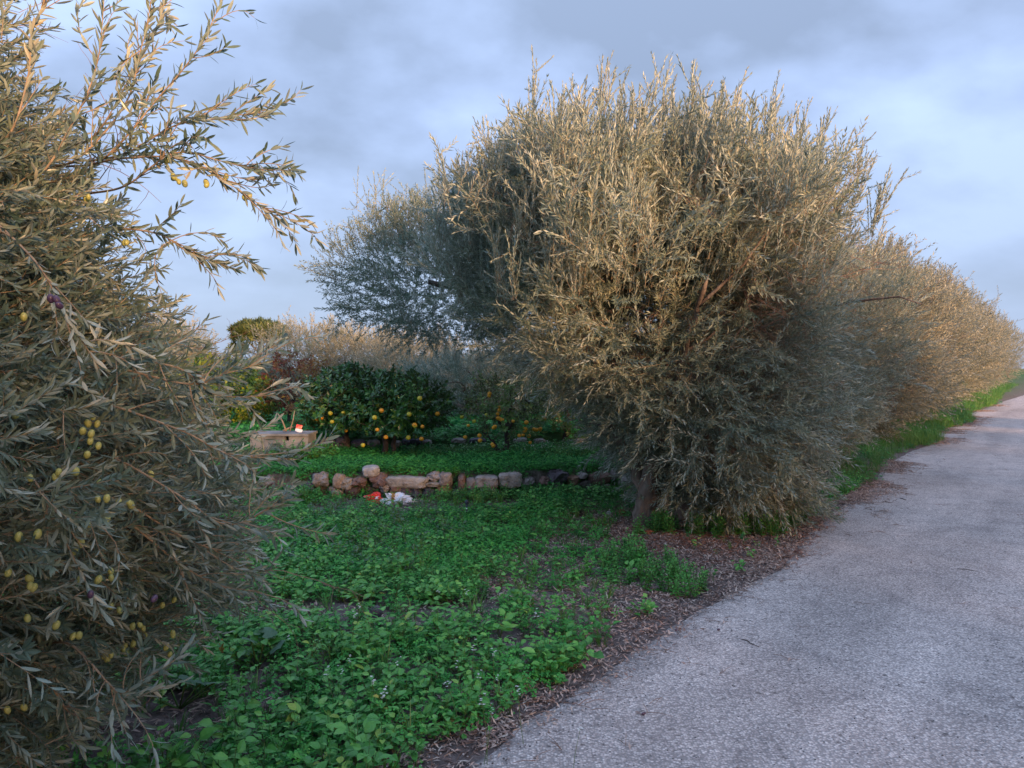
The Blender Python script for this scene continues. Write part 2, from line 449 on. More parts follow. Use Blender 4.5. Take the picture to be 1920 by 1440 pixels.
    b = N('ShaderNodeBump'); b.inputs['Strength'].default_value = .5; b.inputs['Distance'].default_value = .005; b.invert = True
    Lk(vo.outputs['Distance'], b.inputs['Height']); Lk(b.outputs[0], p.inputs['Normal'])
    Lk(p.outputs[0], out.inputs[0])
    return m
M['soil'] = ground_mat()
M['road'] = road_mat()

# ------------------------------------------------------------------ terrain
RD = Vector((0.583, 0.812)); RN = Vector((-0.812, 0.583))      # along the road, to its left
EDGE = [(2.0, .02), (2.98, .02), (4.47, -.02), (4.97, .0), (6.04, -.2), (6.98, -.02), (8.6, .08), (10.4, .05), (11.8, .35), (13.97, .3),
        (16.5, .0), (19, .5), (21.3, -.1), (26, .35), (31.9, .0), (45, .2), (70, 0), (400, 0)]
def edge_off(y):
    """how far the asphalt edge lies left (+) of the straight line, by distance"""
    return np.interp(y, [a for a, b in EDGE], [b for a, b in EDGE])
def road_t(x, y):
    """distance left of the asphalt edge line"""
    return (0.718 * y - 2.3 - x) * 0.812
def wall_y(x):
    return np.interp(x, [-8, -3, -1.7, .3, 1.5, 4, 6], [8.9, 9.0, 9.05, 9.25, 9.5, 10.1, 10.6])
def wall2_y(x):
    return np.interp(x, [-9, -2.7, 1.1, 6], [10.9, 11.35, 12.15, 13.2])
def sst(a, b, v):
    t = np.clip((v - a) / (b - a), 0, 1); return t * t * (3 - 2 * t)
def lump(x, y):
    return (np.sin(x * 2.3 + 1.1 * np.sin(y * 1.7)) * np.sin(y * 2.9 + 1.3 * np.sin(x * 1.3)) * .018
            + np.sin(x * 7.1 + y * 3.3) * np.sin(y * 6.3 - x * 2.2) * .007)
def gz(x, y):
    x = np.asarray(x, float); y = np.asarray(y, float)
    t = road_t(x, y)
    side = sst(.9, 2.4, t)
    terr = .29 * sst(.10, .20, y - wall_y(x)) + .20 * sst(.10, .22, y - wall2_y(x)) + .01 * np.clip(y - 13, 0, 30)
    right = sst(-4.0, -4.6, t) * .12
    return terr * side + lump(x, y) * sst(.1, .6, t) + right * 0 - .012 * sst(.3, -.2, t)

def axis(lo, hi, fine_lo, fine_hi, step):
    a = list(np.arange(fine_lo, fine_hi + 1e-6, step))
    s = step; v = fine_hi
    while v < hi:
        s *= 1.14; v += s; a.append(min(v, hi))
    s = step; v = fine_lo; pre = []
    while v > lo:
        s *= 1.14; v -= s; pre.append(max(v, lo))
    return np.array(pre[::-1] + a)
xs = axis(-400, 700, -7, 6, .06)
ys = axis(-60, 1500, 1.6, 13.6, .05)
X, Y = np.meshgrid(xs, ys)
Z = gz(X, Y)
nx, ny = len(xs), len(ys)
idx = np.arange(nx * ny).reshape(ny, nx)
quads = np.stack([idx[:-1, :-1], idx[:-1, 1:], idx[1:, 1:], idx[1:, :-1]], -1).reshape(-1, 4)
def np_mesh(name, verts, quads, mats, smooth=True):
    me = bpy.data.meshes.new(name)
    k = quads.shape[1]
    me.vertices.add(len(verts)); me.vertices.foreach_set('co', verts.astype(np.float32).ravel())
    me.loops.add(quads.size); me.loops.foreach_set('vertex_index', quads.astype(np.int32).ravel())
    me.polygons.add(len(quads)); me.polygons.foreach_set('loop_start', np.arange(0, quads.size, k, dtype=np.int32))
    me.update(calc_edges=True)
    for m in mats: me.materials.append(m)
    if smooth: me.polygons.foreach_set('use_smooth', np.ones(len(quads), bool))
    me.validate()
    return me
gme = np_mesh('ground', np.stack([X, Y, Z], -1).reshape(-1, 3), quads, [M['soil']])
ga = gme.attributes.new('green', 'FLOAT', 'POINT')
tt = road_t(X, Y)
gval = sst(8, 14, Y) * sst(.4, 1.5, tt) * .8 + sst(9.2, 10.5, Y) * sst(.8, 2.5, tt) * .2 + sst(-4.4, -5.5, tt) * .6
ga.data.foreach_set('value', np.clip(gval, 0, 1).astype(np.float32).ravel())
ground = link(bpy.data.objects.new('ground', gme)); tag(ground, kind='structure')

# the road: a strip with a wandering left edge, 4 mm above the ground sheet
rows = axis(-30, 900, .5, 40, .12)
vv = []; ev = []
cross = [0, .06, .14, .25, .45, .8, 1.5, 2.6, 3.7, 3.95, 4.1]
for s_ in rows:
    yy = s_ * .812 / (.812 ** 2 + .583 ** 2) + 1.0
    jag = .05 * noise.noise(Vector((s_ * 1.1, 3, 0))) + .035 * noise.noise(Vector((s_ * 3.7, 9, 0))) + .02 * noise.noise(Vector((s_ * 11, 5, 0)))
    off = float(edge_off(yy)) * 1.0 * .9 + jag
    base = Vector((0.718 * yy - 2.3, yy))
    for c in cross:
        w_ = off * max(0, 1 - c / 1.2)
        q = base - RN * (c - w_)
        vv.append((q.x, q.y, .0045 if c > 0 else -.004)); ev.append(max(0.0, 1 - c / .5) * .60 + max(0.0, 1 - abs(c - 4.1) / .5) * .5)
vv = np.array(vv); nc = len(cross); nr = len(rows)
ii = np.arange(nr * nc).reshape(nr, nc)
rq = np.stack([ii[:-1, :-1], ii[:-1, 1:], ii[1:, 1:], ii[1:, :-1]], -1).reshape(-1, 4)
rme = np_mesh('road', vv, rq, [M['road']])
ra = rme.attributes.new('edge', 'FLOAT', 'POINT'); ra.data.foreach_set('value', np.array(ev, np.float32))
road = link(bpy.data.objects.new('road', rme)); tag(road, kind='structure')

def gzs(x, y): return float(gz(x, y))

# ------------------------------------------------------------------ scatter (real leaves on stored points, one object each)
def gn_group(protos):
    ng = bpy.data.node_groups.new('scatter', 'GeometryNodeTree')
    ng.interface.new_socket('Geometry', in_out='INPUT', socket_type='NodeSocketGeometry')
    ng.interface.new_socket('Geometry', in_out='OUTPUT', socket_type='NodeSocketGeometry')
    N = ng.nodes.new; Lk = ng.links.new
    gi = N('NodeGroupInput'); go = N('NodeGroupOutput')
    join = N('GeometryNodeJoinGeometry')
    for p in reversed(protos):
        oi = N('GeometryNodeObjectInfo'); oi.inputs['Object'].default_value = p; oi.inputs['As Instance'].default_value = False
        g2 = N('GeometryNodeGeometryToInstance')
        Lk(oi.outputs['Geometry'], g2.inputs[0]); Lk(g2.outputs[0], join.inputs[0])
    iop = N('GeometryNodeInstanceOnPoints'); iop.inputs['Pick Instance'].default_value = True
    Lk(gi.outputs[0], iop.inputs['Points']); Lk(join.outputs[0], iop.inputs['Instance'])
    def na(nm, ty):
        a = N('GeometryNodeInputNamedAttribute'); a.data_type = ty; a.inputs['Name'].default_value = nm
        return [o for o in a.outputs if o.enabled and o.name == 'Attribute'][0]
    Lk(na('idx', 'INT'), iop.inputs['Instance Index'])
    e2r = N('FunctionNodeEulerToRotation'); Lk(na('rot', 'FLOAT_VECTOR'), e2r.inputs[0])
    Lk(e2r.outputs[0], iop.inputs['Rotation']); Lk(na('scl', 'FLOAT'), iop.inputs['Scale'])
    Lk(iop.outputs[0], go.inputs[0])
    return ng
_gn = {}
def scatter(name, pts, dirs, scl, protos, parent=None, spin=True, ori=None):
    """place copies of the prototype meshes, their local +Z along dirs"""
    pts = np.asarray(pts, float); n = len(pts)
    if n == 0: return None
    z = np.asarray(dirs, float); z = z / np.linalg.norm(z, axis=1, keepdims=True)
    r = RNG.normal(size=(n, 3))
    x = np.cross(r, z); x /= np.linalg.norm(x, axis=1, keepdims=True)
    y = np.cross(z, x)
    # matrix columns x,y,z -> euler XYZ
    ry = -np.arcsin(np.clip(x[:, 2], -1, 1)); rx = np.arctan2(y[:, 2], z[:, 2]); rz = np.arctan2(x[:, 1], x[:, 0])
    me = bpy.data.meshes.new(name)
    me.vertices.add(n); me.vertices.foreach_set('co', pts.astype(np.float32).ravel())
    a = me.attributes.new('rot', 'FLOAT_VECTOR', 'POINT'); a.data.foreach_set('vector', np.stack([rx, ry, rz], 1).astype(np.float32).ravel())
    a = me.attributes.new('scl', 'FLOAT', 'POINT'); a.data.foreach_set('value', np.broadcast_to(scl, (n,)).astype(np.float32))
    a = me.attributes.new('idx', 'INT', 'POINT'); a.data.foreach_set('value', RNG.integers(0, len(protos), n).astype(np.int32))
    o = link(bpy.data.objects.new(name, me), parent)
    key = tuple(p.name for p in protos)
    if key not in _gn: _gn[key] = gn_group(protos)
    md = o.modifiers.new('scatter', 'NODES'); md.node_group = _gn[key]
    o['kind'] = 'stuff'
    return o
def proto(name, mb, mats, smooth=False):
    return bpy.data.objects.new(name, mb.mesh(name, mats, smooth))

# ------------------------------------------------------------------ olive shoots
def shoot_mb(L, q, leafL=.062, leafW=.0125, gap=.021, bend=.15, droop=0.0, side=0, spread=(30, 62), rad=.0022):
    mb = MB()
    b = rv(1); b.z = 0; b = b.normalized() * bend * L
    p0 = Vector((0, 0, 0)); p3 = Vector((b.x, b.y, L * (1 - abs(bend) * .3))) + Vector((0, 0, -droop * L))
    def stem(p0, p1, p2, p3, L, gap, r):
        n = max(3, int(L / .07))
        pts = bez(p0, p1, p2, p3, n)
        v, f = tube_geo(pts, [r * (1 - .75 * i / n) for i in range(n + 1)], 3, False)
        mb.add(v, f, 1)
        k = int(L / gap); ang = ru(0, 6.28)
        for i in range(1, k + 1):
            t = i / k
            j = min(int(t * n), n - 1); fr = t * n - j
            p = pts[j].lerp(pts[j + 1], fr); tg = (pts[j + 1] - pts[j]).normalized()
            a = tg.orthogonal().normalized(); c = tg.cross(a)
            ang += math.pi / 2 + ru(-.35, .35)
            for s in (0, math.pi):
                if random.random() < .10: continue
                out = a * math.cos(ang + s) + c * math.sin(ang + s)
                th = R(ru(*spread)) * (1 - .35 * t)
                d = tg * math.cos(th) + out * math.sin(th) + rv(.10)
                nn = tg * math.sin(th) - out * math.cos(th) + rv(.28)
                ll = leafL * ru(.68, 1.15) * (1 - .25 * max(0, t - .8) * 5 * .6)
                gv, gf = leaf_geo(p, d, nn, ll, leafW * ru(.8, 1.15), curl=ru(-.28, .22), fold=ru(.1, .5), q=q)
                mb.add(gv, gf, 0, min(1, max(0, random.gauss(.42, .22))))
        return pts
    pts = stem(p0, p0.lerp(p3, .33) + Vector((0, 0, L * .08)), p0.lerp(p3, .7) + Vector((-b.x * .3, -b.y * .3, L * .1)), p3, L, gap, rad)
    for s in range(side):
        j = random.randrange(0, max(1, len(pts) - 2))
        p = pts[j]; l2 = L * ru(.25, .5)
        d = (Vector((0, 0, 1)) * .8 + rv(.55)).normalized()
        stem(p, p + d * l2 * .3, p + d * l2 * .7 + Vector((0, 0, .03 * L)), p + d * l2 + Vector((0, 0, .06 * L)), l2, gap, rad * .7)
    return mb
om = [M['olive_leaf'], M['olive_twig']]
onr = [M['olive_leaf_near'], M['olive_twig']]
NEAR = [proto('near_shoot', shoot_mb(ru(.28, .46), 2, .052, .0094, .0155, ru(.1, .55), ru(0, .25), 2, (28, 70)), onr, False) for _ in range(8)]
MID = [proto('mid_shoot', shoot_mb(ru(.34, .6), 1, .070, .0125, .024, ru(.05, .5), ru(0, .15), 2), om) for _ in range(9)]
TALL = [proto('tall_shoot', shoot_mb(ru(.6, .8), 1, .056, .0118, .0195, ru(.02, .16), 0, 5, (16, 40), .003), om) for _ in range(6)]
COOL = [proto('cool_shoot', shoot_mb(ru(.32, .5), 0, .060, .013, .026, ru(.05, .3), .05, 2), [M['olive_leaf_cool'], M['olive_twig']]) for _ in range(6)]
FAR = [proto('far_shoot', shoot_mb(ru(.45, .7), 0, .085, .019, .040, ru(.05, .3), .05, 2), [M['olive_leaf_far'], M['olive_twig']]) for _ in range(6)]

def plume_mb(k, L, q=1):
    out = MB()
    for i in range(k):
        l = L * ru(.55, 1.0); m = shoot_mb(l, q, .056, .0118, .019, ru(.02, .2), 0, 2, (14, 38), .0028)
        rot = Euler((ru(-.22, .22), ru(-.22, .22), ru(0, 6))).to_matrix(); off = V_((ru(-.03, .03), ru(-.03, .03), ru(0, .25 * L)))
        b = len(out.v); out.v.extend(tuple(rot @ Vector(p) + off) for p in m.v)
        out.f.extend(tuple(j + b for j in f) for f in m.f); out.m.extend(m.m); out.t.extend(m.t)
    return out
V_ = Vector
PLUME = [proto('plume', plume_mb(random.choice((4, 5, 6)), ru(.55, .75)), om) for _ in range(5)]
def twig_mb(L, n=5, r=.003, droop=.5):
    mb = MB()
    def go(p, d, l, r, lev):
        k = 5; pts = [p.copy()]
        for i in range(k):
            d = (d + rv(.16) + Vector((0, 0, -droop * .12))).normalized(); p = p + d * (l / k); pts.append(p.copy())
            if lev < 2 and random.random() < .65: go(p.copy(), (d + rv(.6)).normalized(), l * ru(.35, .6), r * .6, lev + 1)
        v, f = tube_geo(pts, [r * (1 - .6 * i / k) for i in range(k + 1)], 3, False); mb.add(v, f, 0)
    for i in range(n): go(Vector((0, 0, 0)), (Vector((0, 0, 1)) + rv(.35)).normalized(), L * ru(.6, 1), r, 0)
    return mb
TWIG = [proto('bare_twig', twig_mb(.55, 3), [M['dead_twig']]) for _ in range(5)]

def crown_points(n, center, prof, lean=(0, 0), shell=.5, lump_s=1.1, lump_a=.22, seed=0, zpow=1.0, up=(.35, 1.0), droop=.35, jitter=.35, gaps=None, out=1.0, wind=(.12, 0, .05)):
    """prof: list of (z, radius). returns points and shoot directions"""
    zs = np.array([a for a, b in prof]); rs = np.array([b for a, b in prof])
    P = []; D = []
    zmin, zmax = zs[0], zs[-1]; rmax = rs.max()
    while len(P) < n:
        z = random.uniform(zmin, zmax)
        r = float(np.interp(z, zs, rs))
        if random.random() > (r / rmax) ** .9 + .05: continue
        a = random.uniform(0, 2 * math.pi)
        ca, sa = math.cos(a), math.sin(a)
        nz_ = noise.noise(Vector((ca * r * lump_s + seed * 7.3, sa * r * lump_s, z * lump_s)))
        nz2 = noise.noise(Vector((ca * r * 3.1 + seed, sa * r * 3.1 + 5, z * 3.1)))
        rr = r * (1 + lump_a * nz_ * 1.6 + .10 * nz2)
        u = (1 - shell) + shell * math.sqrt(random.random())
        if random.random() < .18: u = ru(.2, .7)
        h = (z - zmin) / (zmax - zmin)
        lx = lean[0] * h; ly = lean[1] * h
        p = Vector((center[0] + ca * rr * u + lx, center[1] + sa * rr * u + ly, z))
        if gaps and any((p - g[0]).length < g[1] * 1.6 for g in gaps) : continue
        if p.z < .06: continue
        w = up[0] + (up[1] - up[0]) * h
        d = Vector((ca, sa, 0)) * (1.15 - h) * out + Vector((0, 0, 1)) * (w * (.2 + 1.3 * h) - droop * (1 - h) * 1.3)
        d = d.normalized() + rv(jitter) + Vector(wind)
        P.append(p); D.append(d.normalized())
    return P, D

def olive_wood(root, base, stems, mat='bark', n_sub=5, seed=0, subr=.02):
    """stems: list of (base point, mid, end, radius)"""
    for k, (b, m_, e_, r0) in enumerate(stems):
        mb = MB()
        pts = spline([b, m_, e_], 7)
        n = len(pts)
        pts2 = [p + rv(.012) for p in pts]
        v, f = tube_geo(pts2, [r0 * (1.35 if i == 0 else 1) * (1 - .72 * i / (n - 1)) for i in range(n)], 9)
        v = [p + (Vector(p) - pts2[min(i // 9, n - 1)]).normalized() * r0 * .32 * noise.noise(Vector(p) * 9 + Vector((seed, 0, 0))) for i, p in enumerate(v)]
        mb.add(v, f, 0)
        mb.obj('trunk' if k == 0 else 'limb', [M[mat]], root, True)
        sb = MB()
        for j in range(n_sub):
            i0 = random.randrange(n // 3, n)
            p = pts[i0]
            d = ((e_ - b).normalized() * .6 + rv(.6) + Vector((0, 0, .25))).normalized()
            l = ru(.5, 1.1) * (e_ - b).length * .45
            q = [p]
            for i in range(5):
                d = (d + rv(.22)).normalized(); q.append(q[-1] + d * l / 5)
            v, f = tube_geo(q, [subr * (1 - .7 * i / 5) for i in range(6)], 5); sb.add(v, f, 0)
        if n_sub: sb.obj('branches', [M[mat]], root, True)['kind'] = 'stuff'

def olive_tree(label, base, prof, n, protos, group, center=None, scale=1.0, tall=0, tallp=None, seed=0, twigs=0, stems=None, mat='bark', nsub=4, **kw):
    root = empty('olive_tree', base); tag(root, label, 'tree', group)
    c = center or (0, 0)
    P, D = crown_points(n, c, prof, seed=seed, **kw)
    scatter('crown', P, D, RNG.uniform(.75, 1.2, len(P)) * scale, protos, root)
    if stems is None:
        top = prof[-1][0]; rm = max(b for a, b in prof)
        stems = [(Vector((0, 0, -.05)), Vector((.05, 0, top * .2)), Vector((c[0], c[1], top * .55)), .13)]
        for i in range(4):
            a = i * 1.6 + seed
            stems.append((Vector((0, 0, top * .12)), Vector((math.cos(a) * rm * .25, math.sin(a) * rm * .25, top * .32)), Vector((c[0] + math.cos(a) * rm * .65, c[1] + math.sin(a) * rm * .65, top * ru(.55, .75))), .06))
    olive_wood(root, base, stems, mat, nsub, seed)
    if twigs:
        P, D = crown_points(twigs, c, [(a, b * .82) for a, b in prof], seed=seed + 3, **{**kw, 'droop': .9})
        D = [Vector((d.x, d.y, d.z * .6 - .35)) for d in D]
        scatter('bare_twigs', P, D, RNG.uniform(.7, 1.3, len(P)), TWIG, root)
    return root

ROWG = 'olive trees in the row along the left edge of the road'
rowpos = lambda s: (Vector((1.45, 7.45)) + RD * s)

# --- near olive, left foreground
n_base = Vector((-2.52, 2.35, 0))
prof0 = [(.10, .50), (.2, .66), (.4, .84), (.6, 1.14), (.8, 1.32), (1.0, 1.38), (1.2, 1.46), (1.35, 1.44), (1.5, 1.34), (1.7, 1.14), (1.9, .98), (2.15, .86), (2.4, .72), (2.75, .58), (3.3, .5), (3.8, .3)]
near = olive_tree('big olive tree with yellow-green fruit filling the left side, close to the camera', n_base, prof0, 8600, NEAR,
                  ROWG, seed=2, twigs=90, nsub=0,
                  stems=[(Vector((0, 0, -.05)), Vector((.05, 0, .7)), Vector((-.05, .05, 1.9)), .13)] + [(Vector((0, 0, .4)), Vector((math.cos(a) * .25, math.sin(a) * .25, 1.0)), Vector((math.cos(a) * .5, math.sin(a) * .5, 1.85)), .05) for a in (.3, 1.9, 3.4, 5.1)], scale=.86, wind=(.55, -.05, .10), shell=.42, droop=.38, lump_a=.20, jitter=.42, up=(.3, .8), out=1.1)

# explicit long branches that stand clear of the crown, each leaf of them built
LEAFM = []
for i in range(8):
    mb = MB(); v, f = leaf_geo((0, 0, 0), (1, 0, 0), (0, 0, 1), 1.0, .2, curl=ru(-.22, .28), fold=ru(.15, .45), q=2)
    mb.add(v, f, 0, ru(.15, .95)); LEAFM.append(mb.mesh('leaf', [M['olive_leaf_near']], False))
def world_mat(o, d, n, L):
    x, y, z = basis(d, n)
    m = Matrix((x, y, z)).transposed().to_4x4()
    m.translation = o
    return m @ Matrix.Diagonal((L, L, L, 1))
leaf_budget = [300]
def branch(root, pts, r=.004, side=6, leaves_single=22, gap=.025, tw=.22, leafL=.050):
    """one protruding branch with side twigs; its leaves are objects of their own while the budget lasts"""
    base = root.location
    P = spline([Vector(p) - base for p in pts], 7)
    mb = MB()
    v, f = tube_geo(P, [r * (1 - .75 * i / (len(P) - 1)) for i in range(len(P))], 6); mb.add(v, f, 1)
    leaves = []
    def dress(Q, g, start=.12):
        L = sum((Q[i + 1] - Q[i]).length for i in range(len(Q) - 1)); k = max(3, int(L / g)); ang = ru(0, 6)
        for i in range(1, k + 1):
            t = start + (1 - start) * i / k; u = t * (len(Q) - 1); j = min(int(u), len(Q) - 2)
            p = Q[j].lerp(Q[j + 1], u - j); tg = (Q[j + 1] - Q[j]).normalized()
            a = tg.orthogonal().normalized(); c = tg.cross(a); ang += math.pi / 2 + ru(-.3, .3)
            for s in (0, math.pi):
                if random.random() < .08: continue
                out = a * math.cos(ang + s) + c * math.sin(ang + s); th = R(ru(25, 75)) * (1 - .35 * t)
                leaves.append((p, tg * math.cos(th) + out * math.sin(th) + rv(.16), tg * math.sin(th) - out * math.cos(th) + rv(.4), leafL * ru(.7, 1.15)))
    dress(P, gap, .2)
    for s in range(side):
        j = random.randrange(len(P) // 5, len(P) - 2); p = P[j]; tg = (P[j + 1] - P[j]).normalized()
        d = (tg * .8 + rv(.5) + Vector((0, 0, .2))).normalized(); l = tw * ru(.5, 1.1)
        sag = V_((ru(-.3, .3), ru(-.3, .3), ru(-.7, .35))); Q = bez(p, p + d * l * .4, p + d * l * .7 + tg * .03, p + (d + tg * .4 + sag).normalized() * l, 6)
        v, f = tube_geo(Q, [r * .45 * (1 - .6 * i / 6) for i in range(7)], 4); mb.add(v, f, 1)
        dress(Q, gap * .85, .1)
    random.shuffle(leaves)
    ns = min(leaves_single, leaf_budget[0], len(leaves)); leaf_budget[0] -= ns
    for (p, d, n, L) in leaves[ns:]:
        v, f = leaf_geo(p, d, n, L, L * .2, ru(-.25, .25), ru(.1, .45), 2); mb.add(v, f, 0, min(1, max(0, random.gauss(.5, .25))))
    b = mb.obj('branch', onr, root)
    for (p, d, n, L) in leaves[:ns]:
        lo = bpy.data.objects.new('leaf', random.choice(LEAFM)); lo.matrix_basis = world_mat(p, d, n, L); link(lo, b)
    return b
def pxl(l): return [at(l[0][0] - 70, l[0][1] + 15, l[0][2] + .35)] + [at(q[0] - (45 if q[1] > 600 and q[0] > 230 else 0), q[1], q[2]) for q in l]
BR = [
    [(200, 300, 2.6), (300, 190, 2.55), (375, 100, 2.5), (432, -12, 2.5)],
    [(240, 290, 2.5), (330, 240, 2.4), (410, 225, 2.4), (500, 214, 2.4)],
    [(230, 300, 2.5), (340, 300, 2.4), (430, 345, 2.4), (522, 410, 2.4)],
    [(240, 350, 2.5), (330, 290, 2.4), (420, 305, 2.4), (490, 325, 2.4)],
    [(220, 430, 2.5), (300, 440, 2.4), (350, 470, 2.4), (398, 492, 2.4)],
    [(250, 670, 2.3), (380, 690, 2.2), (450, 740, 2.2), (560, 742, 2.2)],
    [(260, 690, 2.3), (400, 720, 2.2), (470, 700, 2.2), (540, 680, 2.25)],
    [(250, 760, 2.2), (390, 810, 2.1), (470, 850, 2.1), (600, 862, 2.1)],
    [(260, 860, 2.2), (380, 930, 2.1), (470, 985, 2.1), (566, 945, 2.1)],
    [(280, 980, 2.3), (380, 1060, 2.3), (455, 1100, 2.3), (530, 1112, 2.3)],
    [(270, 940, 2.3), (370, 1000, 2.3), (440, 1030, 2.3), (505, 1035, 2.3)],
    [(120, 1210, 2.1), (200, 1290, 2.0), (270, 1305, 2.0), (332, 1262, 2.0)],
    [(60, 1250, 2.2), (120, 1340, 2.1), (180, 1350, 2.1), (260, 1330, 2.1)],
    [(80, 330, 2.4), (150, 220, 2.4), (190, 120, 2.4), (205, -10, 2.4)],
    [(20, 260, 2.3), (60, 150, 2.3), (70, 60, 2.3), (110, -10, 2.3)],
    [(150, 300, 2.5), (240, 200, 2.5), (270, 100, 2.5), (300, 0, 2.5)],
    [(180, 260, 2.6), (250, 150, 2.6), (300, 60, 2.6), (320, -10, 2.6)],
    [(-60, 380, 2.3), (60, 480, 1.95), (120, 580, 1.9), (185, 690, 1.95)],
    [(-60, 800, 2.3), (60, 900, 1.9), (130, 1040, 1.85), (185, 1150, 1.9)],
]
for i, b in enumerate(BR):
    branch(near, pxl(b), r=.0042, side=10 if i < 13 else 7, leaves_single=20 if i < 13 else 6)

# olives on the near tree
def olive_fruit():
    mb = MB(); k = 8; rings = 7
    v = [(0, 0, .5)]
    for i in range(1, rings):
        ph = math.pi * i / rings
        for j in range(k):
            a = 2 * math.pi * j / k; v.append((.36 * math.sin(ph) * math.cos(a), .36 * math.sin(ph) * math.sin(a), .5 * math.cos(ph)))
    v.append((0, 0, -.5)); f = []
    for j in range(k): f.append((0, 1 + j, 1 + (j + 1) % k))
    for i in range(rings - 2):
        for j in range(k):
            a = 1 + i * k + j; b2 = 1 + i * k + (j + 1) % k; f.append((a, a + k, b2 + k, b2))
    e_ = len(v) - 1
    for j in range(k): f.append((e_, e_ - k + (j + 1) % k, e_ - k + j))
    mb.add(v, f, 0); return mb
of1 = olive_fruit().mesh('olive', [M['olive_skin']], True); of2 = olive_fruit().mesh('olive', [M['purple_skin']], True)
FR = [(182, 788, 3), (175, 825, 1), (170, 847, 2), (143, 770, 1), (32, 790, 1), (52, 605, 1), (130, 895, 2), (188, 905, 1), (195, 942, 2), (232, 938, 3), (100, 890, 2), (68, 893, 1), (155, 815, 2),
      (55, 1005, 2), (8, 1085, 1), (50, 1097, 3), (190, 1075, 2), (160, 1090, 2), (338, 1045, 3), (355, 1036, 2), (195, 985, 2), (180, 975, 2), (305, 1130, 2), (90, 1170, 1), (55, 1170, 1),
      (195, 1232, 3), (188, 1243, 2), (232, 1215, 3), (240, 1222, 1), (178, 1280, 2), (165, 1290, 2), (160, 1258, 1), (330, 1195, 2), (300, 1228, 2), (270, 1185, 2), (20, 1340, 2), (290, 895, 1),
      (333, 330, 3), (345, 342, 2), (395, 348, 2), (430, 325, 2), (285, 245, 1), (298, 288, 1), (328, 312, 1), (470, 370, 2), (160, 370, 2), (235, 455, 2), (155, 1030, 2), (210, 1140, 2), (140, 1200, 2), (250, 1170, 2)]
cA = Vector((n_base.x, n_base.y))
for (px, py, k) in FR:
    d = Vector(((px - 960) / FPX, 1, -(py - HOR) / FPX))
    # march along the ray to the crown's surface
    s = .9
    while s < 3.2:
        q = Vector((0, 0, CAM_H)) + d * s
        if (Vector((q.x, q.y)) - cA).length < float(np.interp(q.z, [a for a, b in prof0], [b for a, b in prof0])) * 1.04: break
        s += .02
    if s >= 3.2: s = 2.4
    s = min(s, 2.4)
    for j in range(k):
        o = bpy.data.objects.new('olive', of1)
        o.location = Vector((0, 0, CAM_H)) + d * (s + .02) + Vector((ru(-.022, .022), ru(-.02, .02), ru(-.018, .018))) - near.location
        o.scale = [ru(.021, .027)] * 3; o.rotation_euler = (ru(-.5, .5), ru(-.5, .5), 0); link(o, near)
for (px, py) in ((97, 560), (108, 562), (113, 573), (285, 1125), (165, 1117)):
    o = bpy.data.objects.new('olive', of2); o.location = at(px, py, 1.62 if px < 120 else 1.8) - near.location
    o.scale = (.021,) * 3; o['label'] = 'ripe dark purple olive'; o.rotation_euler = (ru(-1, 1), ru(-1, 1), 0); link(o, near)

# --- second olive, the large one in the middle
t1 = Vector((1.45, 7.45, 0))
prof1 = [(.12, .25), (.35, .60), (.6, .80), (1.0, .98), (1.5, 1.18), (2.0, 1.50), (2.5, 1.88), (2.95, 1.86), (3.3, 1.6), (3.55, 1.1)]
gapsA = [(at(1225, 545, 6.4) - t1, .26), (at(1330, 590, 6.5) - t1, .20), (at(1440, 660, 6.3) - t1, .30), (at(1450, 600, 6.3) - t1, .2), (at(1250, 960, 6.9) - t1, .25), (at(1210, 960, 7.2) - t1, .30),
         (at(1260, 520, 6.4) - t1, .2)]
stems1 = [(Vector((-.10, .05, -.06)), Vector((-.05, .05, .6)), Vector((.1, .3, 2.2)), .15), (Vector((.22, -.1, -.06)), Vector((.38, 0, .6)), Vector((.8, .2, 2.3)), .12), (Vector((-.05, .1, .3)), Vector((-.4, .2, 1.0)), Vector((-.9, .4, 2.4)), .08),
          (Vector((.3, 0, .3)), Vector((.9, .1, .9)), Vector((1.6, .2, 2.2)), .07), (Vector((.05, 0, .8)), Vector((.1, -.5, 1.5)), Vector((.2, -1.1, 2.4)), .06), (Vector((0, .1, 1.0)), Vector((.3, .5, 2.2)), Vector((.4, .6, 3.4)), .06)]
tree1 = olive_tree('tallest olive tree, in the middle, with spiky golden upright shoots on top', t1, prof1, 5400, MID, ROWG, center=(.85, .35), lean=(-1.2, .1), seed=5, twigs=300,
                   stems=stems1, gaps=gapsA, shell=.45, droop=.85, lump_a=.36, lump_s=1.4, jitter=.52, up=(.3, 1.2))
# a dense upright top
P, D = crown_points(1900, (-.06, .45), [(2.4, 1.85), (3.0, 1.85), (3.5, 1.62), (3.75, 1.2)], seed=5, shell=.8, jitter=.12, droop=0, up=(1.4, 2.2), out=.45)
D = [Vector((d.x * .5 + .16, d.y * .5, abs(d.z) + .5)) for d in D]
P = [p - Vector((0, 0, .25)) for p in P]
scatter('upright_shoots', P, D, RNG.uniform(.55, 1.1, len(P)), TALL + TALL[:3] + PLUME[:3], tree1)
def single_shoots(root, lst, protos, len0=.7, name='plume'):
    for (px, py, Y_, tilt) in lst:
        tip = at(px, py, Y_); pr = random.choice(protos)
        o = bpy.data.objects.new(name, pr.data)
        d = Vector((tilt, ru(-.08, .08), 1)).normalized()
        s = ru(.8, 1.15)
        o.rotation_mode = 'QUATERNION'; o.rotation_quaternion = d.to_track_quat('Z', 'Y')
        o.location = tip - d * len0 * s - root.location; o.scale = (s * .85, s * .85, s)
        link(o, root)
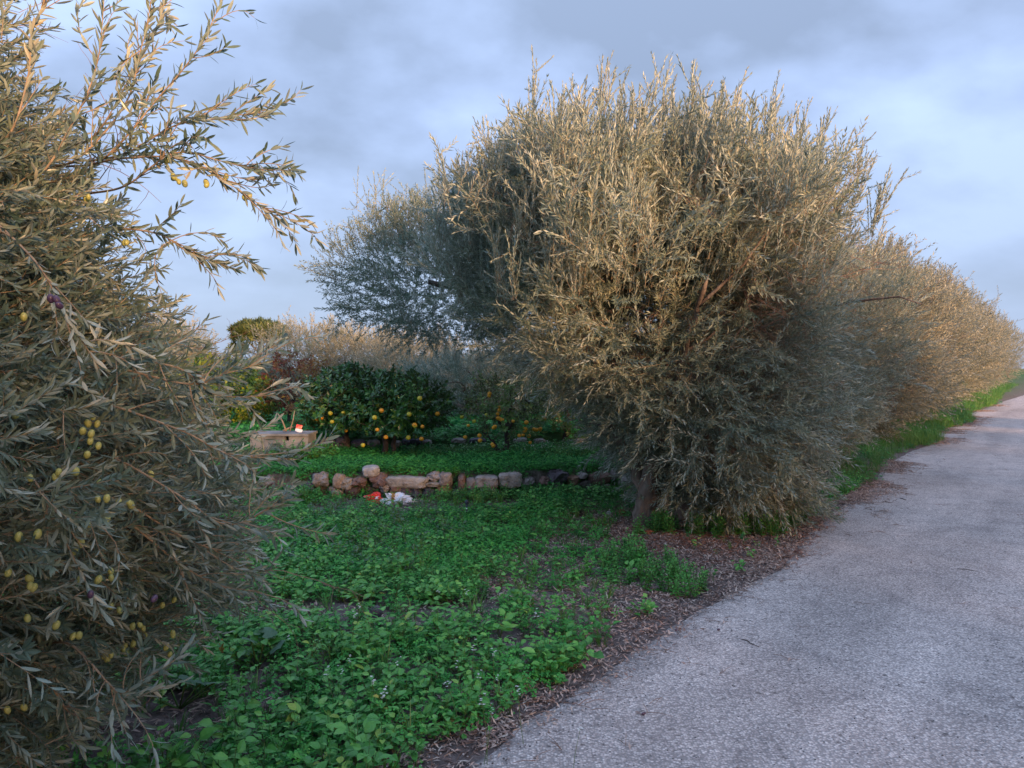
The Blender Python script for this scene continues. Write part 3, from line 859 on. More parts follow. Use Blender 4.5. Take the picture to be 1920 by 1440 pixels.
single_shoots(tree1, [(1135, 85, 7.6, .05), (1140, 120, 7.7, .1), (1170, 135, 7.8, .12), (1082, 128, 7.7, .08), (1003, 118, 7.6, .05), (1045, 150, 7.6, .02), (965, 180, 7.6, .08), (930, 215, 7.6, .02), (918, 235, 7.5, .0),
    (1210, 150, 7.7, .1), (1262, 145, 7.7, .05), (1275, 160, 7.6, .1), (1322, 155, 7.7, .15), (1362, 150, 7.6, .04), (1400, 165, 7.7, .18), (1445, 168, 7.7, .12), (1480, 190, 7.8, .15),
    (1505, 185, 7.7, .1), (1550, 183, 7.8, .22), (1580, 232, 7.8, .15), (1612, 262, 7.9, .1), (1630, 265, 7.9, .2), (1648, 320, 7.9, .15), (1685, 305, 7.9, .4), (1662, 395, 7.9, .3), (880, 300, 7.4, -.05), (868, 330, 7.4, -.1), (835, 262, 7.3, -.5)],
    PLUME, .72)

# --- following olives of the row
desc = ['olive tree standing behind the tallest one in the roadside row, golden on its road side', 'third olive from the tallest, beyond a dark gap in the roadside hedge', 'rounded olive midway along the receding roadside row',
        'small-looking olive further down the row, above the bright verge', 'distant olive near the end of the row, pale against the sky', 'farthest pale olive where row and road leave the photo', 'olive at the very end of the row, a blur of pale leaves', 'eighth olive of the receding row, a pale tuft against the sky', 'ninth olive of the receding row, nearly at the right photo edge', 'last olive of the roadside row']
S = [5.0, 10.2, 15.6, 21.2, 27.5, 34, 42, 54, 70, 92]
for i, s_ in enumerate(S):
    b = rowpos(s_) + RN * (.15 if i < 2 else .35); k = [1.02, 1.17, 1.12, 1.36, 1.22, 1.48, 1.36, 1.55, 1.5, 1.7][i]
    pr = [(.12, .45), (.4, .75), (1.0, 1.15), (1.8, 1.5), (2.4, 1.48), (2.9, 1.2), (3.25, .7)]
    pr = [(a * k, c * (1.0 if i < 1 else [1, .98, 1.1, .98, 1.15, 1.0, 1.15, 1.1, 1.2, 1.2][i])) for a, c in pr]
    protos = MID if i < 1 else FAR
    cnt = [3000, 2300, 2000, 1800, 1500, 1300, 1100, 900, 800, 700][i]
    olive_tree(desc[i], Vector((b.x, b.y, 0)), pr, cnt, protos, ROWG, center=(-.05, .15), seed=11 + i * 3, twigs=200 if i < 3 else 0, shell=.42, droop=.3, lump_a=.42, jitter=.35, scale=1.0 if i < 2 else 1.1)
# --- the arching olive behind on the left
arch_base = Vector((1.45, 11.2, gzs(1.45, 11.2)))
cz = .25
archprof = [(1.75, .5), (2.05, 1.2), (2.5, 1.5), (2.9, 1.45), (3.3, 1.2), (3.65, .75)]
arch = olive_tree('dark blue-green olive leaning left over the mandarin trees', arch_base, archprof, 1500, COOL, 'olive trees in the orchard',
                  center=(-2.45, .1), seed=31, shell=.55, droop=.45, lump_a=.35, jitter=.45, mat='dark_bark',
                  stems=[(Vector((0, 0, -.05)), Vector((.05, 0, 1.2)), Vector((-.3, 0, 2.4)), .15), (Vector((-.1, 0, 1.9)), Vector((-1.3, 0, 2.3)), Vector((-2.7, 0, 2.6)), .10), (Vector((-1.3, 0, 2.3)), Vector((-1.7, 0, 2.8)), Vector((-2.2, 0, 3.3)), .05), (Vector((0, 0, 2.0)), Vector((.3, .1, 2.6)), Vector((.6, 0, 3.3)), .07)])
P, D = crown_points(650, (-.8, .1), [(1.45, .7), (1.8, 1.2), (2.2, 1.4), (2.8, 1.4), (3.3, 1.1), (3.6, .6)], seed=33, shell=.6, droop=.4, jitter=.45)
scatter('crown', P, D, RNG.uniform(.8, 1.2, len(P)), COOL, arch)
single_shoots(arch, [(672, 318, 11.1, .02), (705, 328, 11, -.03), (722, 335, 11, .1), (760, 352, 11.1, 0), (745, 372, 11, .1), (800, 322, 11.2, -.05), (826, 325, 11.1, .1), (838, 345, 11.2, .0), (690, 360, 11, 0), (650, 440, 11, -.1), (622, 512, 11, -.3), (618, 560, 11, -.6), (780, 380, 11, .0)],
    [proto('cool_tall_shoot', shoot_mb(.75, 0, .06, .0125, .024, .05, 0, 4, (18, 42), .003), [M['olive_leaf_cool'], M['olive_twig']]) for _ in range(3)], .72)

# --- orchard olives behind
BG = [  # px centre, top row, depth, radius, label
    (505, 690, 21, 1.3, 'low golden olive under the stone pine, left edge of the orchard'),
    (590, 598, 22, 1.8, 'golden olive with drooping branches, highest of the orchard row, right of the pine'),
    (690, 618, 23, 1.9, 'tan olive above the two dark green citrus crowns'),
    (790, 622, 20, 1.7, 'brownish olive under the tip of the leaning olive'),
    (880, 640, 15.5, 1.3, 'grey-blue olive behind the mandarin with many fruits'),
    (985, 640, 16.5, 1.5, 'shaded grey olive between leaning olive and tallest olive'),
    (1090, 640, 18, 1.8, 'dim olive behind the left flank of the tallest olive'),
    (1200, 600, 19, 2.0, 'olive wholly shaded behind the tallest olive trunk'),
    (1330, 580, 21, 2.0, 'dim olive seen through gaps under the tallest crown'),
    (315, 600, 16, .8, 'grey olive showing just above the near tree leaves'),
    (400, 685, 24, 1.8, 'pale golden olive between near tree and stone pine'),
    (330, 665, 19, 1.0, 'low olive bush beyond the near tree'),
]
for i, (px, top, Y_, r, lb) in enumerate(BG):
    p = at(px, 690, Y_); z0 = gzs(p.x, Y_)
    H = CAM_H + (HOR - top) / FPX * Y_ - z0 - .45
    pr = [(.15, r * .6), (H * .3, r * .95), (H * .6, r), (H * .8, r * .8), (H, r * .35)]
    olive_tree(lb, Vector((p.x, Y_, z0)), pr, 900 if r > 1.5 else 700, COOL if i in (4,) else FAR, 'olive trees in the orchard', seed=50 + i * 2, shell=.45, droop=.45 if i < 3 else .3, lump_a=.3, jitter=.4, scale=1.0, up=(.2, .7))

# unseen row added across the road to keep low sun off road and verge
for i, s_ in enumerate([-9, -5.2, -1.5, 2.2, 6.0, 10, 14, 19, 25]):
    b = Vector((0.718 * 0 - 2.3, 0)) + RD * s_ - RN * 6.8
    k = [.70, .66, .74, .70, .72, .76, .72, .74, .72][i]
    pr = [(.1, 1.2), (.8, 1.9), (1.8 , 2.1), (2.8, 1.8), (3.7, 1.2), (4.2, .5)]
    pr = [(a * k, c) for a, c in pr]
    olive_tree(['first', 'second', 'third', 'fourth', 'fifth', 'sixth', 'seventh', 'eighth', 'ninth'][i] + ' unseen olive added across the road to block low sun', Vector((b.x, b.y, 0)), pr, 850, FAR, 'unseen shade olives added across the road', seed=90 + i, shell=.8, scale=1.4)

# ------------------------------------------------------------------ broad-leaved trees
def sprig_mb(n, L, Wd, spread=.12, q=1, ln=.16):
    mb = MB()
    v, f = tube_geo([(0, 0, 0), (.01, 0, ln * .5), (0, .01, ln)], [.003, .002, .001], 3, False); mb.add(v, f, 1)
    for i in range(n):
        t = (i + 1) / n; a = i * 2.4 + ru(-.3, .3)
        d = Vector((math.cos(a), math.sin(a), .35 + .9 * t)) + rv(.15)
        v, f = leaf_geo((0, 0, ln * t), d, Vector((-math.cos(a) * .4, -math.sin(a) * .4, 1)) + rv(.2), L * ru(.7, 1.15), Wd * ru(.8, 1.15), ru(.0, .4), ru(.1, .4), q)
        mb.add(v, f, 0, ru(0, 1) ** 1.3)
    return mb
def sprigs(nm, mat, n, L, Wd, k=5, ln=.16): return [proto(nm, sprig_mb(n, L, Wd, ln=ln), [M[mat], M['olive_twig']]) for _ in range(k)]
CIT = sprigs('citrus_sprig', 'citrus_leaf', 12, .085, .042)
MAN = sprigs('mandarin_sprig', 'mandarin_leaf', 11, .062, .026)
LEM = sprigs('lemon_sprig', 'lemon_leaf', 11, .09, .045)
RED = sprigs('red_sprig', 'red_leaf', 8, .075, .045, 4)
RUS = sprigs('rust_sprig', 'rust_leaf', 8, .055, .035, 4)
PIN = sprigs('pine_tuft', 'pine_leaf', 26, .30, .05, 4, .25)

def ico(sub=2):
    import bmesh
    bm = bmesh.new(); bmesh.ops.create_icosphere(bm, subdivisions=sub, radius=1)
    v = [x.co.copy() for x in bm.verts]; f = [tuple(q.index for q in x.verts) for x in bm.faces]; bm.free(); return v, f
IV, IF = ico(2)
fr_or = MB(); fr_or.add([p * 1 for p in IV], IF, 0); fr_or = fr_or.mesh('orange', [M['orange_skin']], True)
fr_ye = MB(); fr_ye.add([p * 1 for p in IV], IF, 0); fr_ye = fr_ye.mesh('orange', [M['yellow_skin']], True)

def fruit_tree(name, label, group, base, prof, n, protos, stems, fruits=(), fr=None, frs=.03, seed=0, scale=1.0, mat='dark_bark', cat='tree', **kw):
    root = empty(name, base); tag(root, label, cat, group)
    P, D = crown_points(n, kw.pop('center', (0, 0)), prof, seed=seed, **kw)
    scatter('crown', P, D, RNG.uniform(.75, 1.25, len(P)) * scale, protos, root)
    olive_wood(root, base, stems, mat, 3, seed, .012)
    for (px, py, dY, col) in fruits:
        o = bpy.data.objects.new('orange', fr_ye if col else fr_or); o.location = at(px, py, base.y + dY) - root.location
        s = frs * ru(.85, 1.15); o.scale = (s, s, s * .92); link(o, root)
        if col: o['label'] = 'unripe yellow-green fruit'
    return root
V = Vector
def gpt(px, py, z):
    p = ground_at(px, py, z); return V((p.x, p.y, gzs(p.x, p.y)))
b1 = gpt(722, 856, .30)
fruit_tree('citrus_tree', 'dark green citrus tree with two close dark trunks, its crown merging with its left neighbour', 'citrus trees on the terrace', b1,
    [(.42, .50), (.58, .68), (.8, .68), (.95, .56), (1.07, .38), (1.15, .22)], 520, CIT,
    [(V((0, 0, -.05)), V((-.02, 0, .3)), V((-.2, 0, .8)), .055), (V((.12, -.02, -.05)), V((.13, 0, .3)), V((.3, .05, .9)), .045)],
    [(715, 770, -.7, 0), (702, 783, -.75, 1), (707, 806, -.75, 0), (723, 820, -.6, 0), (777, 797, -.7, 0), (792, 800, -.7, 0), (767, 777, -.7, 1), (787, 747, -.7, 1), (790, 823, -.5, 0), (820, 776, -.35, 0), (680, 835, -.5, 1), (778, 799, -.7, 1), (765, 821, -.5, 1)],
    frs=.033, seed=3, shell=.5, droop=.1, lump_a=.35, jitter=.5, center=(.16, 0))
b2 = gpt(650, 850, .30)
fruit_tree('citrus_tree', 'dark green citrus tree with one straight reddish trunk, left of the twin-trunk one', 'citrus trees on the terrace', b2,
    [(.42, .4), (.58, .55), (.8, .60), (1.0, .5), (1.12, .33), (1.2, .18)], 440, CIT,
    [(V((0, 0, -.05)), V((0, 0, .3)), V((.05, 0, .8)), .06)],
    [(594, 786, -.45, 0), (588, 785, -.4, 0), (619, 775, -.55, 1), (643, 774, -.6, 1), (657, 775, -.6, 1), (622, 791, -.6, 1), (648, 808, -.5, 0), (602, 783, -.5, 0)],
    frs=.033, seed=6, shell=.5, droop=.1, lump_a=.35, jitter=.5)
b3 = gpt(948, 855, .30)
fruit_tree('mandarin_tree', 'small mandarin tree with a forked trunk and many bright orange fruits', 'citrus trees on the terrace', b3,
    [(.40, .42), (.55, .56), (.75, .62), (.98, .54), (1.12, .32)], 300, MAN,
    [(V((.02, 0, -.05)), V((.02, 0, .25)), V((.0, 0, .5)), .06), (V((0, 0, .4)), V((.15, 0, .55)), V((.35, 0, .8)), .035), (V((0, 0, .4)), V((-.1, 0, .55)), V((-.15, 0, .9)), .035), (V((-.04, 0, 0)), V((-.18, 0, .2)), V((-.36, 0, .42)), .03), (V((.0, 0, .4)), V((.05, .1, .6)), V((.1, .2, 1.0)), .03)],
    [(918, 738, -.4, 0), (917, 742, -.4, 0), (936, 763, -.5, 0), (936, 769, -.5, 0), (934, 784, -.5, 0), (938, 786, -.5, 0), (942, 788, -.5, 0), (928, 800, -.6, 0), (878, 798, -.4, 0), (899, 817, -.4, 0), (900, 826, -.4, 0), (923, 833, -.5, 0), (925, 836, -.5, 0),
     (987, 792, -.4, 0), (1021, 786, -.1, 0), (1001, 805, -.2, 0), (1006, 806, -.2, 0), (1013, 804, -.2, 0), (984, 808, -.4, 0), (981, 816, -.4, 0), (974, 817, -.4, 0), (992, 818, -.3, 0), (994, 830, -.3, 0), (872, 820, -.3, 0), (962, 790, -.5, 0), (926, 802, -.5, 0), (889, 790, -.4, 1), (866, 782, -.3, 1), (933, 776, -.5, 0), (985, 805, -.4, 0), (912, 778, -.4, 1)],
    frs=.030, seed=9, shell=.75, droop=.25, lump_a=.45, jitter=.6)
b4 = gpt(1062, 815, .50)
fruit_tree('mandarin_tree', 'dark green mandarin bush half hidden behind the left flank of the tallest olive', 'citrus trees on the terrace', b4,
    [(.15, .5), (.4, .7), (.8, .65), (1.05, .35)], 300, MAN,
    [(V((0, 0, -.05)), V((0, 0, .3)), V((.05, 0, .8)), .06)],
    [(1088, 770, -.6, 0), (1102, 803, -.6, 0), (1107, 802, -.6, 0), (1013, 806, -.5, 0)], frs=.03, seed=12, shell=.5, droop=.1, lump_a=.3, jitter=.5)
b5 = V((-5.2, 13.2, gzs(-5.2, 13.2)))
fruit_tree('lemon_tree', 'bright yellow-green citrus tree behind the near olive leaves', 'citrus trees on the terrace', b5,
    [(.1, .7), (.4, .95), (.75, .95), (1.0, .7), (1.15, .35)], 650, LEM, [(V((0, 0, -.05)), V((0, 0, .3)), V((.05, 0, .8)), .06)], seed=15, shell=.5, droop=.1, lump_a=.25, jitter=.5)
b6 = gpt(543, 806, .50); 
fruit_tree('persimmon_tree', 'small bare-trunked tree with sparse red and orange autumn leaves behind the concrete box', None, b6,
    [(.35, .25), (.6, .42), (.9, .40), (1.3, .18)], 130, RED,
    [(V((0, 0, -.05)), V((0, 0, .3)), V((.02, 0, .9)), .05), (V((0, 0, .3)), V((-.12, 0, .5)), V((-.3, 0, .6)), .02), (V((0, 0, .3)), V((.1, 0, .6)), V((.3, 0, .9)), .02)], seed=18, shell=.8, lump_a=.5, jitter=.6)
b7 = gpt(592, 818, .50)
fruit_tree('rust_shrub', 'thin shrub with rusty brown and yellowish leaves left of the citrus trees', None, b7,
    [(.1, .25), (.35, .4), (.8, .42), (1.15, .25)], 220, RUS,
    [(V((0, 0, -.02)), V((.02, 0, .3)), V((.05, 0, .8)), .015), (V((0, 0, -.02)), V((-.1, 0, .3)), V((-.2, 0, .8)), .012)], seed=21, shell=.8, lump_a=.5, jitter=.6, cat='shrub')
# stone pine far away
pY = 62
pb = V(((488 - 960) / FPX * pY, pY, gzs(-20, pY)))
pr_ = empty('stone_pine', pb); tag(pr_, 'stone pine with a broad dark green umbrella crown on the skyline', 'tree')
top = CAM_H + (HOR - 596) / FPX * pY - pb.z
P = []; D = []
while len(P) < 1000:
    a = ru(0, 6.283); u = math.sqrt(random.random()); h = ru(0, 1)
    x_ = math.cos(a) * u * 2.15; y_ = math.sin(a) * u * 2.15
    zt = top - .35 - .9 * u * u; zb = top - 2.5 + .5 * u
    z_ = zb + (zt - zb) * (h ** .5)
    if noise.noise(V((x_ * 1.1, y_ * 1.1, z_ * 1.3)) + V((4, 2, 0))) < -.22: continue
    P.append(V((x_, y_, z_))); D.append(V((x_ * .3, y_ * .3, .8)) + rv(.4))
for k in range(60):
    P.append(V((-1.6 + ru(-.5, .4), ru(-.4, .4), top - 2.6 + ru(-.25, .25)))); D.append(V((-.6, 0, .5)) + rv(.4))
scatter('crown', P, D, RNG.uniform(1.1, 1.6, len(P)), PIN, pr_)
olive_wood(pr_, pb, [(V((0, 0, -.1)), V((-.1, 0, top * .4)), V((.1, 0, top - 1.2)), .22), (V((0, 0, top * .4)), V((-.6, 0, top - 2.4)), V((-1.5, 0, top - 1.4)), .1), (V((0, 0, top * .45)), V((.5, 0, top - 2.3)), V((1.2, 0, top - 1.3)), .1), (V((0, 0, top * .38)), V((-.7, 0, top - 2.9)), V((-1.8, 0, top - 2.6)), .06)], 'dark_bark', 2, 4, .05)

# ------------------------------------------------------------------ dry stone wall
def stone_obj(name, w, h, dpt, expo, seed, rough=.10, sub=2):
    """superellipsoid roughened by noise; expo 2 = boulder, 5 = dressed block"""
    v, f = (IV, IF) if sub == 2 else ico(sub)
    out = []
    for p in v:
        m = (abs(p.x) ** expo + abs(p.y) ** expo + abs(p.z) ** expo) ** (1 / expo)
        q = p / m
        k = 1 + rough * noise.noise(p * 1.3 + V((seed * 3.1, 0, 0))) * 1.7 + rough * .7 * noise.noise(p * 3.5 + V((0, seed, 0))) - rough * .7 * abs(noise.noise(p * 5 + V((0, seed, 5)))) + rough * .25 * noise.noise(p * 11 + V((seed, 0, 5)))
        out.append(V((q.x * w / 2 * k, q.y * dpt / 2 * k, q.z * h / 2 * k)))
    mb = MB(); mb.add(out, f, 0)
    return mb.mesh(name, [M['stone']], False)
wall = empty('dry_stone_wall', (0, 9.2, 0)); tag(wall, 'low dry stone wall of mixed boulders and dressed blocks holding up the terrace', 'wall')
PK = (.42, .385, .38); GY = (.36, .33, .32); DK = (.14, .125, .15); TN = (.41, .375, .33); RB = (.27, .18, .155); OR = (.44, .34, .265); BL = (.13, .13, .18); LT = (.54, .52, .51); BK = (.30, .12, .07)
STN = [ # px, py, w, h (photo px), exponent, colour
    (575, 918, 26, 20, 2.2, BL), (596, 902, 30, 22, 2.6, GY), (632, 906, 24, 24, 3.0, OR), (650, 910, 18, 20, 2.5, TN), (626, 924, 30, 17, 2.4, PK), (658, 926, 28, 24, 2.4, (.12, .09, .08)),
    (673, 905, 26, 14, 2.6, RB), (706, 903, 30, 20, 2.6, (.28, .19, .17)), (691, 887, 30, 18, 3.4, LT), (760, 906, 72, 18, 6, (.48, .455, .43)), (718, 918, 18, 12, 2.4, PK), (740, 922, 28, 16, 2.4, RB),
    (813, 896, 30, 14, 2.3, PK), (834, 902, 22, 22, 5, GY), (810, 910, 26, 8, 4, TN), (776, 929, 26, 20, 2.4, DK), (801, 927, 24, 22, 2.2, BL), (830, 926, 30, 23, 2.1, (.38, .31, .21)), (755, 925, 26, 18, 2.6, DK),
    (865, 908, 14, 24, 4, RB), (882, 910, 18, 18, 5, GY), (858, 928, 26, 22, 2.4, DK), (882, 930, 20, 20, 2.3, BL), (912, 906, 42, 20, 6, (.50, .45, .43)), (957, 902, 42, 22, 6, (.52, .46, .43)), (914, 922, 30, 14, 3, GY),
    (990, 908, 24, 16, 2.6, GY), (1022, 905, 18, 14, 2.4, RB), (1047, 897, 36, 22, 2.8, DK), (1047, 914, 22, 12, 2.5, GY), (1076, 904, 28, 18, 2.3, (.34, .22, .16)), (1092, 895, 18, 10, 3, PK), (1098, 913, 28, 18, 2.6, (.16, .15, .14)),
    (1126, 900, 42, 20, 3.2, RB), (1139, 917, 18, 12, 2.4, TN), (1120, 921, 22, 7, 3, PK), (1153, 893, 14, 16, 2.6, GY), (1178, 903, 40, 28, 2.2, LT), (1210, 905, 28, 22, 2.5, GY), (1250, 905, 34, 22, 2.5, GY), (1300, 903, 40, 22, 2.5, GY),
    (1345, 900, 46, 20, 4, BK), (1368, 896, 20, 26, 3.5, BK), (1400, 903, 34, 22, 2.5, DK), (1440, 900, 34, 24, 2.5, (.18, .10, .08)), (1480, 902, 34, 24, 2.5, DK), (1523, 900, 36, 20, 3.2, BK), (1555, 898, 26, 22, 2.4, DK),
    (535, 925, 28, 18, 2.3, GY), (505, 920, 26, 18, 2.3, RB), (470, 922, 30, 20, 2.5, GY), (440, 922, 28, 20, 2.5, DK), (495, 905, 26, 16, 2.5, GY)]
for i, (px, py, w, h, ex, c) in enumerate(STN):
    Yf = float(wall_y((px - 960) / FPX * 9.2))
    Yf = float(wall_y((px - 960) / FPX * Yf))
    p = at(px, py, Yf - .0)
    sc_ = Yf / FPX
    me = stone_obj('stone', w * sc_ * 1.08, h * sc_ * 1.28, ru(.20, .30), ex, i, .24 if ex < 3 else .09, 3)
    o = bpy.data.objects.new('stone', me); o.location = p + V((0, .12, 0)) - wall.location
    o.rotation_euler = (ru(-.06, .06), ru(-.1, .1) if ex < 4 else ru(-.02, .04), ru(-.2, .2) if ex < 4 else ru(-.05, .05)); o.color = (*c, 1); link(o, wall)
# packing of small stones behind and between
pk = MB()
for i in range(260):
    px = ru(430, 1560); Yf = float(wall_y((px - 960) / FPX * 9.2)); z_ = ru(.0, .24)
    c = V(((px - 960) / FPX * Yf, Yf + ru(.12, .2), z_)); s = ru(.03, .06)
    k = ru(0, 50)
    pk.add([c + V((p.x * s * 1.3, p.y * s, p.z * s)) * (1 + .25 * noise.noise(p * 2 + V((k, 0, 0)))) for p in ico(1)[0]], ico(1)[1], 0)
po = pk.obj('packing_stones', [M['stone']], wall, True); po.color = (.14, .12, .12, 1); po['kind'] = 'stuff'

wall2 = empty('terrace_edging', (0, 11.8, .3)); tag(wall2, 'second line of dark stones behind the citrus trunks, edging the upper terrace', 'wall')
ST2 = [(613, 830, 26, 16, 4, (.12, .12, .17)), (632, 838, 22, 14, 3, DK), (620, 838, 14, 7, 2.4, PK), (606, 842, 14, 10, 2.5, DK), (640, 826, 20, 12, 4, DK), (672, 832, 26, 14, 3, BL), (700, 832, 24, 14, 3, GY), (745, 832, 16, 10, 3, GY), (762, 830, 18, 12, 3, BL), (778, 828, 20, 12, 4, (.14, .14, .20)), (800, 830, 16, 10, 3, GY),
       (742, 838, 10, 6, 2.4, PK), (860, 826, 24, 8, 4, GY), (895, 826, 28, 8, 4, BL), (975, 826, 24, 9, 3, GY), (1012, 827, 20, 9, 3, GY), (1088, 829, 24, 12, 5, (.46, .40, .38)), (1113, 833, 16, 8, 2.4, PK), (1130, 832, 16, 10, 2.5, GY)]
for i, (px, py, w, h, ex, c) in enumerate(ST2):
    Yf = float(wall2_y((px - 960) / FPX * 11.6)) + .02
    sc_ = Yf / FPX
    o = bpy.data.objects.new('stone', stone_obj('stone', w * sc_ * 1.1, h * sc_ * 1.15, .2, ex, i + 90, .12)); o.location = at(px, py, Yf) - wall2.location
    o.color = (*c, 1); o.rotation_euler = (0, ru(-.1, .1), ru(-.2, .2)); link(o, wall2)

# ------------------------------------------------------------------ concrete box
def box_mb(mb, x0, x1, y0, y1, z0, z1, mi=0, jit=0.0):
    v = [(x, y, z) for z in (z0, z1) for y in (y0, y1) for x in (x0, x1)]
    v = [(a + ru(-jit, jit), b + ru(-jit, jit), c + ru(-jit, jit)) for a, b, c in v]
    mb.add(v, [(0, 2, 3, 1), (4, 5, 7, 6), (0, 1, 5, 4), (1, 3, 7, 5), (3, 2, 6, 7), (2, 0, 4, 6)], mi)
cY = 10.0
cx0, cx1 = (468 - 960) / FPX * cY, (577 - 960) / FPX * cY
ctop = CAM_H - (818 - HOR) / FPX * cY; cb = .2
ct = empty('concrete_cistern', ((cx0 + cx1) / 2, cY, cb)); tag(ct, 'low weathered concrete cistern box with a square hole under its lid, half behind olive leaves', 'cistern')
mb = MB(); lx0 = cx0 - ct.location.x; lx1 = cx1 - ct.location.x; hh = ctop - cb
hx0 = (533 - 960) / FPX * cY - ct.location.x; hx1 = (541 - 960) / FPX * cY - ct.location.x
box_mb(mb, lx0, hx0, 0, .07, 0, hh); box_mb(mb, hx1, lx1, 0, .07, 0, hh); box_mb(mb, hx0, hx1, .001, .068, 0, hh - .06)
box_mb(mb, lx0, lx0 + .07, .0705, .34, 0, hh); box_mb(mb, lx1 - .07, lx1, .0705, .34, 0, hh); box_mb(mb, lx0, lx1, .3405, .41, 0, hh)
mb.obj('box', [M['concrete']], ct)
mb = MB(); box_mb(mb, lx0 - .03, lx1 + .01, -.03, .44, hh + .001, hh + .035, 0, .004); mb.obj('lid', [M['concrete']], ct)
# things on the lid
pkt = empty('snack_packet', (at(558, 806, 10.2).x, 10.2, ctop + .036)); tag(pkt, 'small red and white packet standing on the concrete cistern lid', 'packet')
mb = MB(); box_mb(mb, -.045, .05, -.015, .015, 0, .045, 0, .004); o = mb.obj('lower_half', [M['white_bag']], pkt)
mb = MB(); box_mb(mb, -.05, .03, -.016, .016, .0455, .10, 0, .006); mb.obj('upper_half', [M['red_plastic']], pkt)
pkt.rotation_euler = (R(-12), R(18), .2)
for i, (a, b_, r_) in enumerate((((536, 818), (520, 775), .012), ((543, 815), (552, 770), .010), ((530, 812), (552, 800), .014))):
    A = at(a[0], a[1], 10.25); A.z = ctop + .045 + i * .004; B = at(b_[0], b_[1], 10.35)
    st = MB(); v, f = tube_geo([A, A.lerp(B, .5) + V((.01, 0, .01)), B], [r_, r_ * .9, r_ * .7], 6); st.add(v, f, 0)
    o = st.obj('wooden_stick', [M['olive_twig']], None, True)
    tag(o, ['grey stick leaning left on the cistern lid', 'thin upright stick on the cistern lid beside the red packet', 'short thick stick lying across the cistern lid'][i], 'stick', 'sticks on the cistern lid')

# ------------------------------------------------------------------ rubbish and small things
def crumple(name, w, h, d, mats, seed, loc, label, cat, group=None, second=None):
    v, f = ico(4)
    out = []
    for p in v:
        k = .9 + .75 * noise.noise(p * 1.5 + V((seed, 0, 0))) - .55 * abs(noise.noise(p * 3.4 + V((0, seed, 0)))) - .22 * abs(noise.noise(p * 8 + V((0, 0, seed))))
        q = V((p.x * w / 2, p.y * d / 2, p.z * h / 2)) * k; q.z = max(q.z, -h * .32)
        out.append(q + V((0, 0, h * .32)))
    mb = MB()
    for p in [0]:
        mb.v = [tuple(q) for q in out]
    for fc in f:
        c = sum((out[i] for i in fc), V((0, 0, 0))) / 3
        mi = 1 if second and second(c) else 0
        mb.f.append(fc); mb.m.append(mi); mb.t.append(.5)
    o = mb.obj(name, mats); o.location = loc; tag(o, label, cat, group); return o
p = gpt(706, 940, .0); crumple('red_bag', .24, .16, .20, [M['red_plastic'], M['white_bag']], 3.3, (p.x, 8.75, .0), 'crumpled bright red plastic bag lying against the stone wall', 'bag', None, lambda c: c.x > .02 and c.x < .055 and c.z > .06 and c.z < .09)
p = gpt(745, 945, .0); crumple('white_bag', .40, .18, .22, [M['white_bag'], M['rust_stain']], 8.1, (p.x, 8.7, -.01), 'torn white plastic bag with a brown stain beside the red bag', 'bag', None, lambda c: -.06 < c.x < -.015 and c.z > .04)
p = gpt(1457, 935, .0); crumple('white_sack', .32, .14, .2, [M['white_bag']], 5.7, (p.x, 8.6, .05), 'pale bluish plastic sack under the tallest olive, near the road', 'bag')
# dark blue tap stake
sp = gpt(875, 976, 0)
stk = empty('irrigation_stake', (sp.x, sp.y, gzs(sp.x, sp.y))); tag(stk, 'small dark blue irrigation stake standing in the weeds before the wall', 'stake')
mb = MB(); v, f = tube_geo([(0, 0, 0), (0, 0, .17)], [.009, .009], 8); mb.add(v, f, 0); mb.obj('post', [M['bare_dark_plastic']], stk, True)
mb = MB(); v, f = tube_geo([(0, 0, .165), (0, 0, .178), (0, 0, .2), (0, 0, .21)], [.012, .019, .019, .01], 8); mb.add(v, f, 0); mb.obj('cap', [M['bare_dark_plastic']], stk, True)
mb = MB(); v, f = tube_geo([(0, -.005, .12), (.0, -.035, .125)], [.007, .007], 8); mb.add(v, f, 0); mb.obj('nozzle', [M['white_bag']], stk, True)
# loose stones in the lower field
LS = [(703, 1158, 24, 22, DK, 'dark rounded stone among the foreground weeds'), (722, 1176, 40, 14, (.26, .22, .2), 'flat grey stone sunk in the soil right below the dark rounded stone'), (803, 1177, 22, 8, LT, 'small pale flat stone lying in the weeds'),
      (1218, 1004, 18, 12, BK, 'reddish clay fragment on the litter below the olive trunk'), (1143, 967, 12, 9, LT, 'small pale stone at the foot of the tallest olive'), (1370, 988, 10, 8, BK, 'clay crumb beside the hedge foot litter'),
      (997, 1128, 20, 10, (.3, .25, .24), 'half buried grey-pink stone near the road edge weeds'), (1168, 968, 14, 12, BK, 'orange-brown clay piece at the root of the tallest olive'), (570, 1155, 18, 10, RB, 'reddish flat fragment in the bare soil strip')]
for i, (px, py, w, h, c, lb) in enumerate(LS):
    g = gpt(px, py, 0); k = g.y / FPX
    o = bpy.data.objects.new('loose_stone', stone_obj('loose_stone', w * k, h * k * 1.2, w * k * .8, 2.5, 200 + i, .15)); o.location = (g.x, g.y, g.z + h * k * .35); o.color = (*c, 1)
    link(o); tag(o, lb, 'stone', 'loose stones in the lower field')

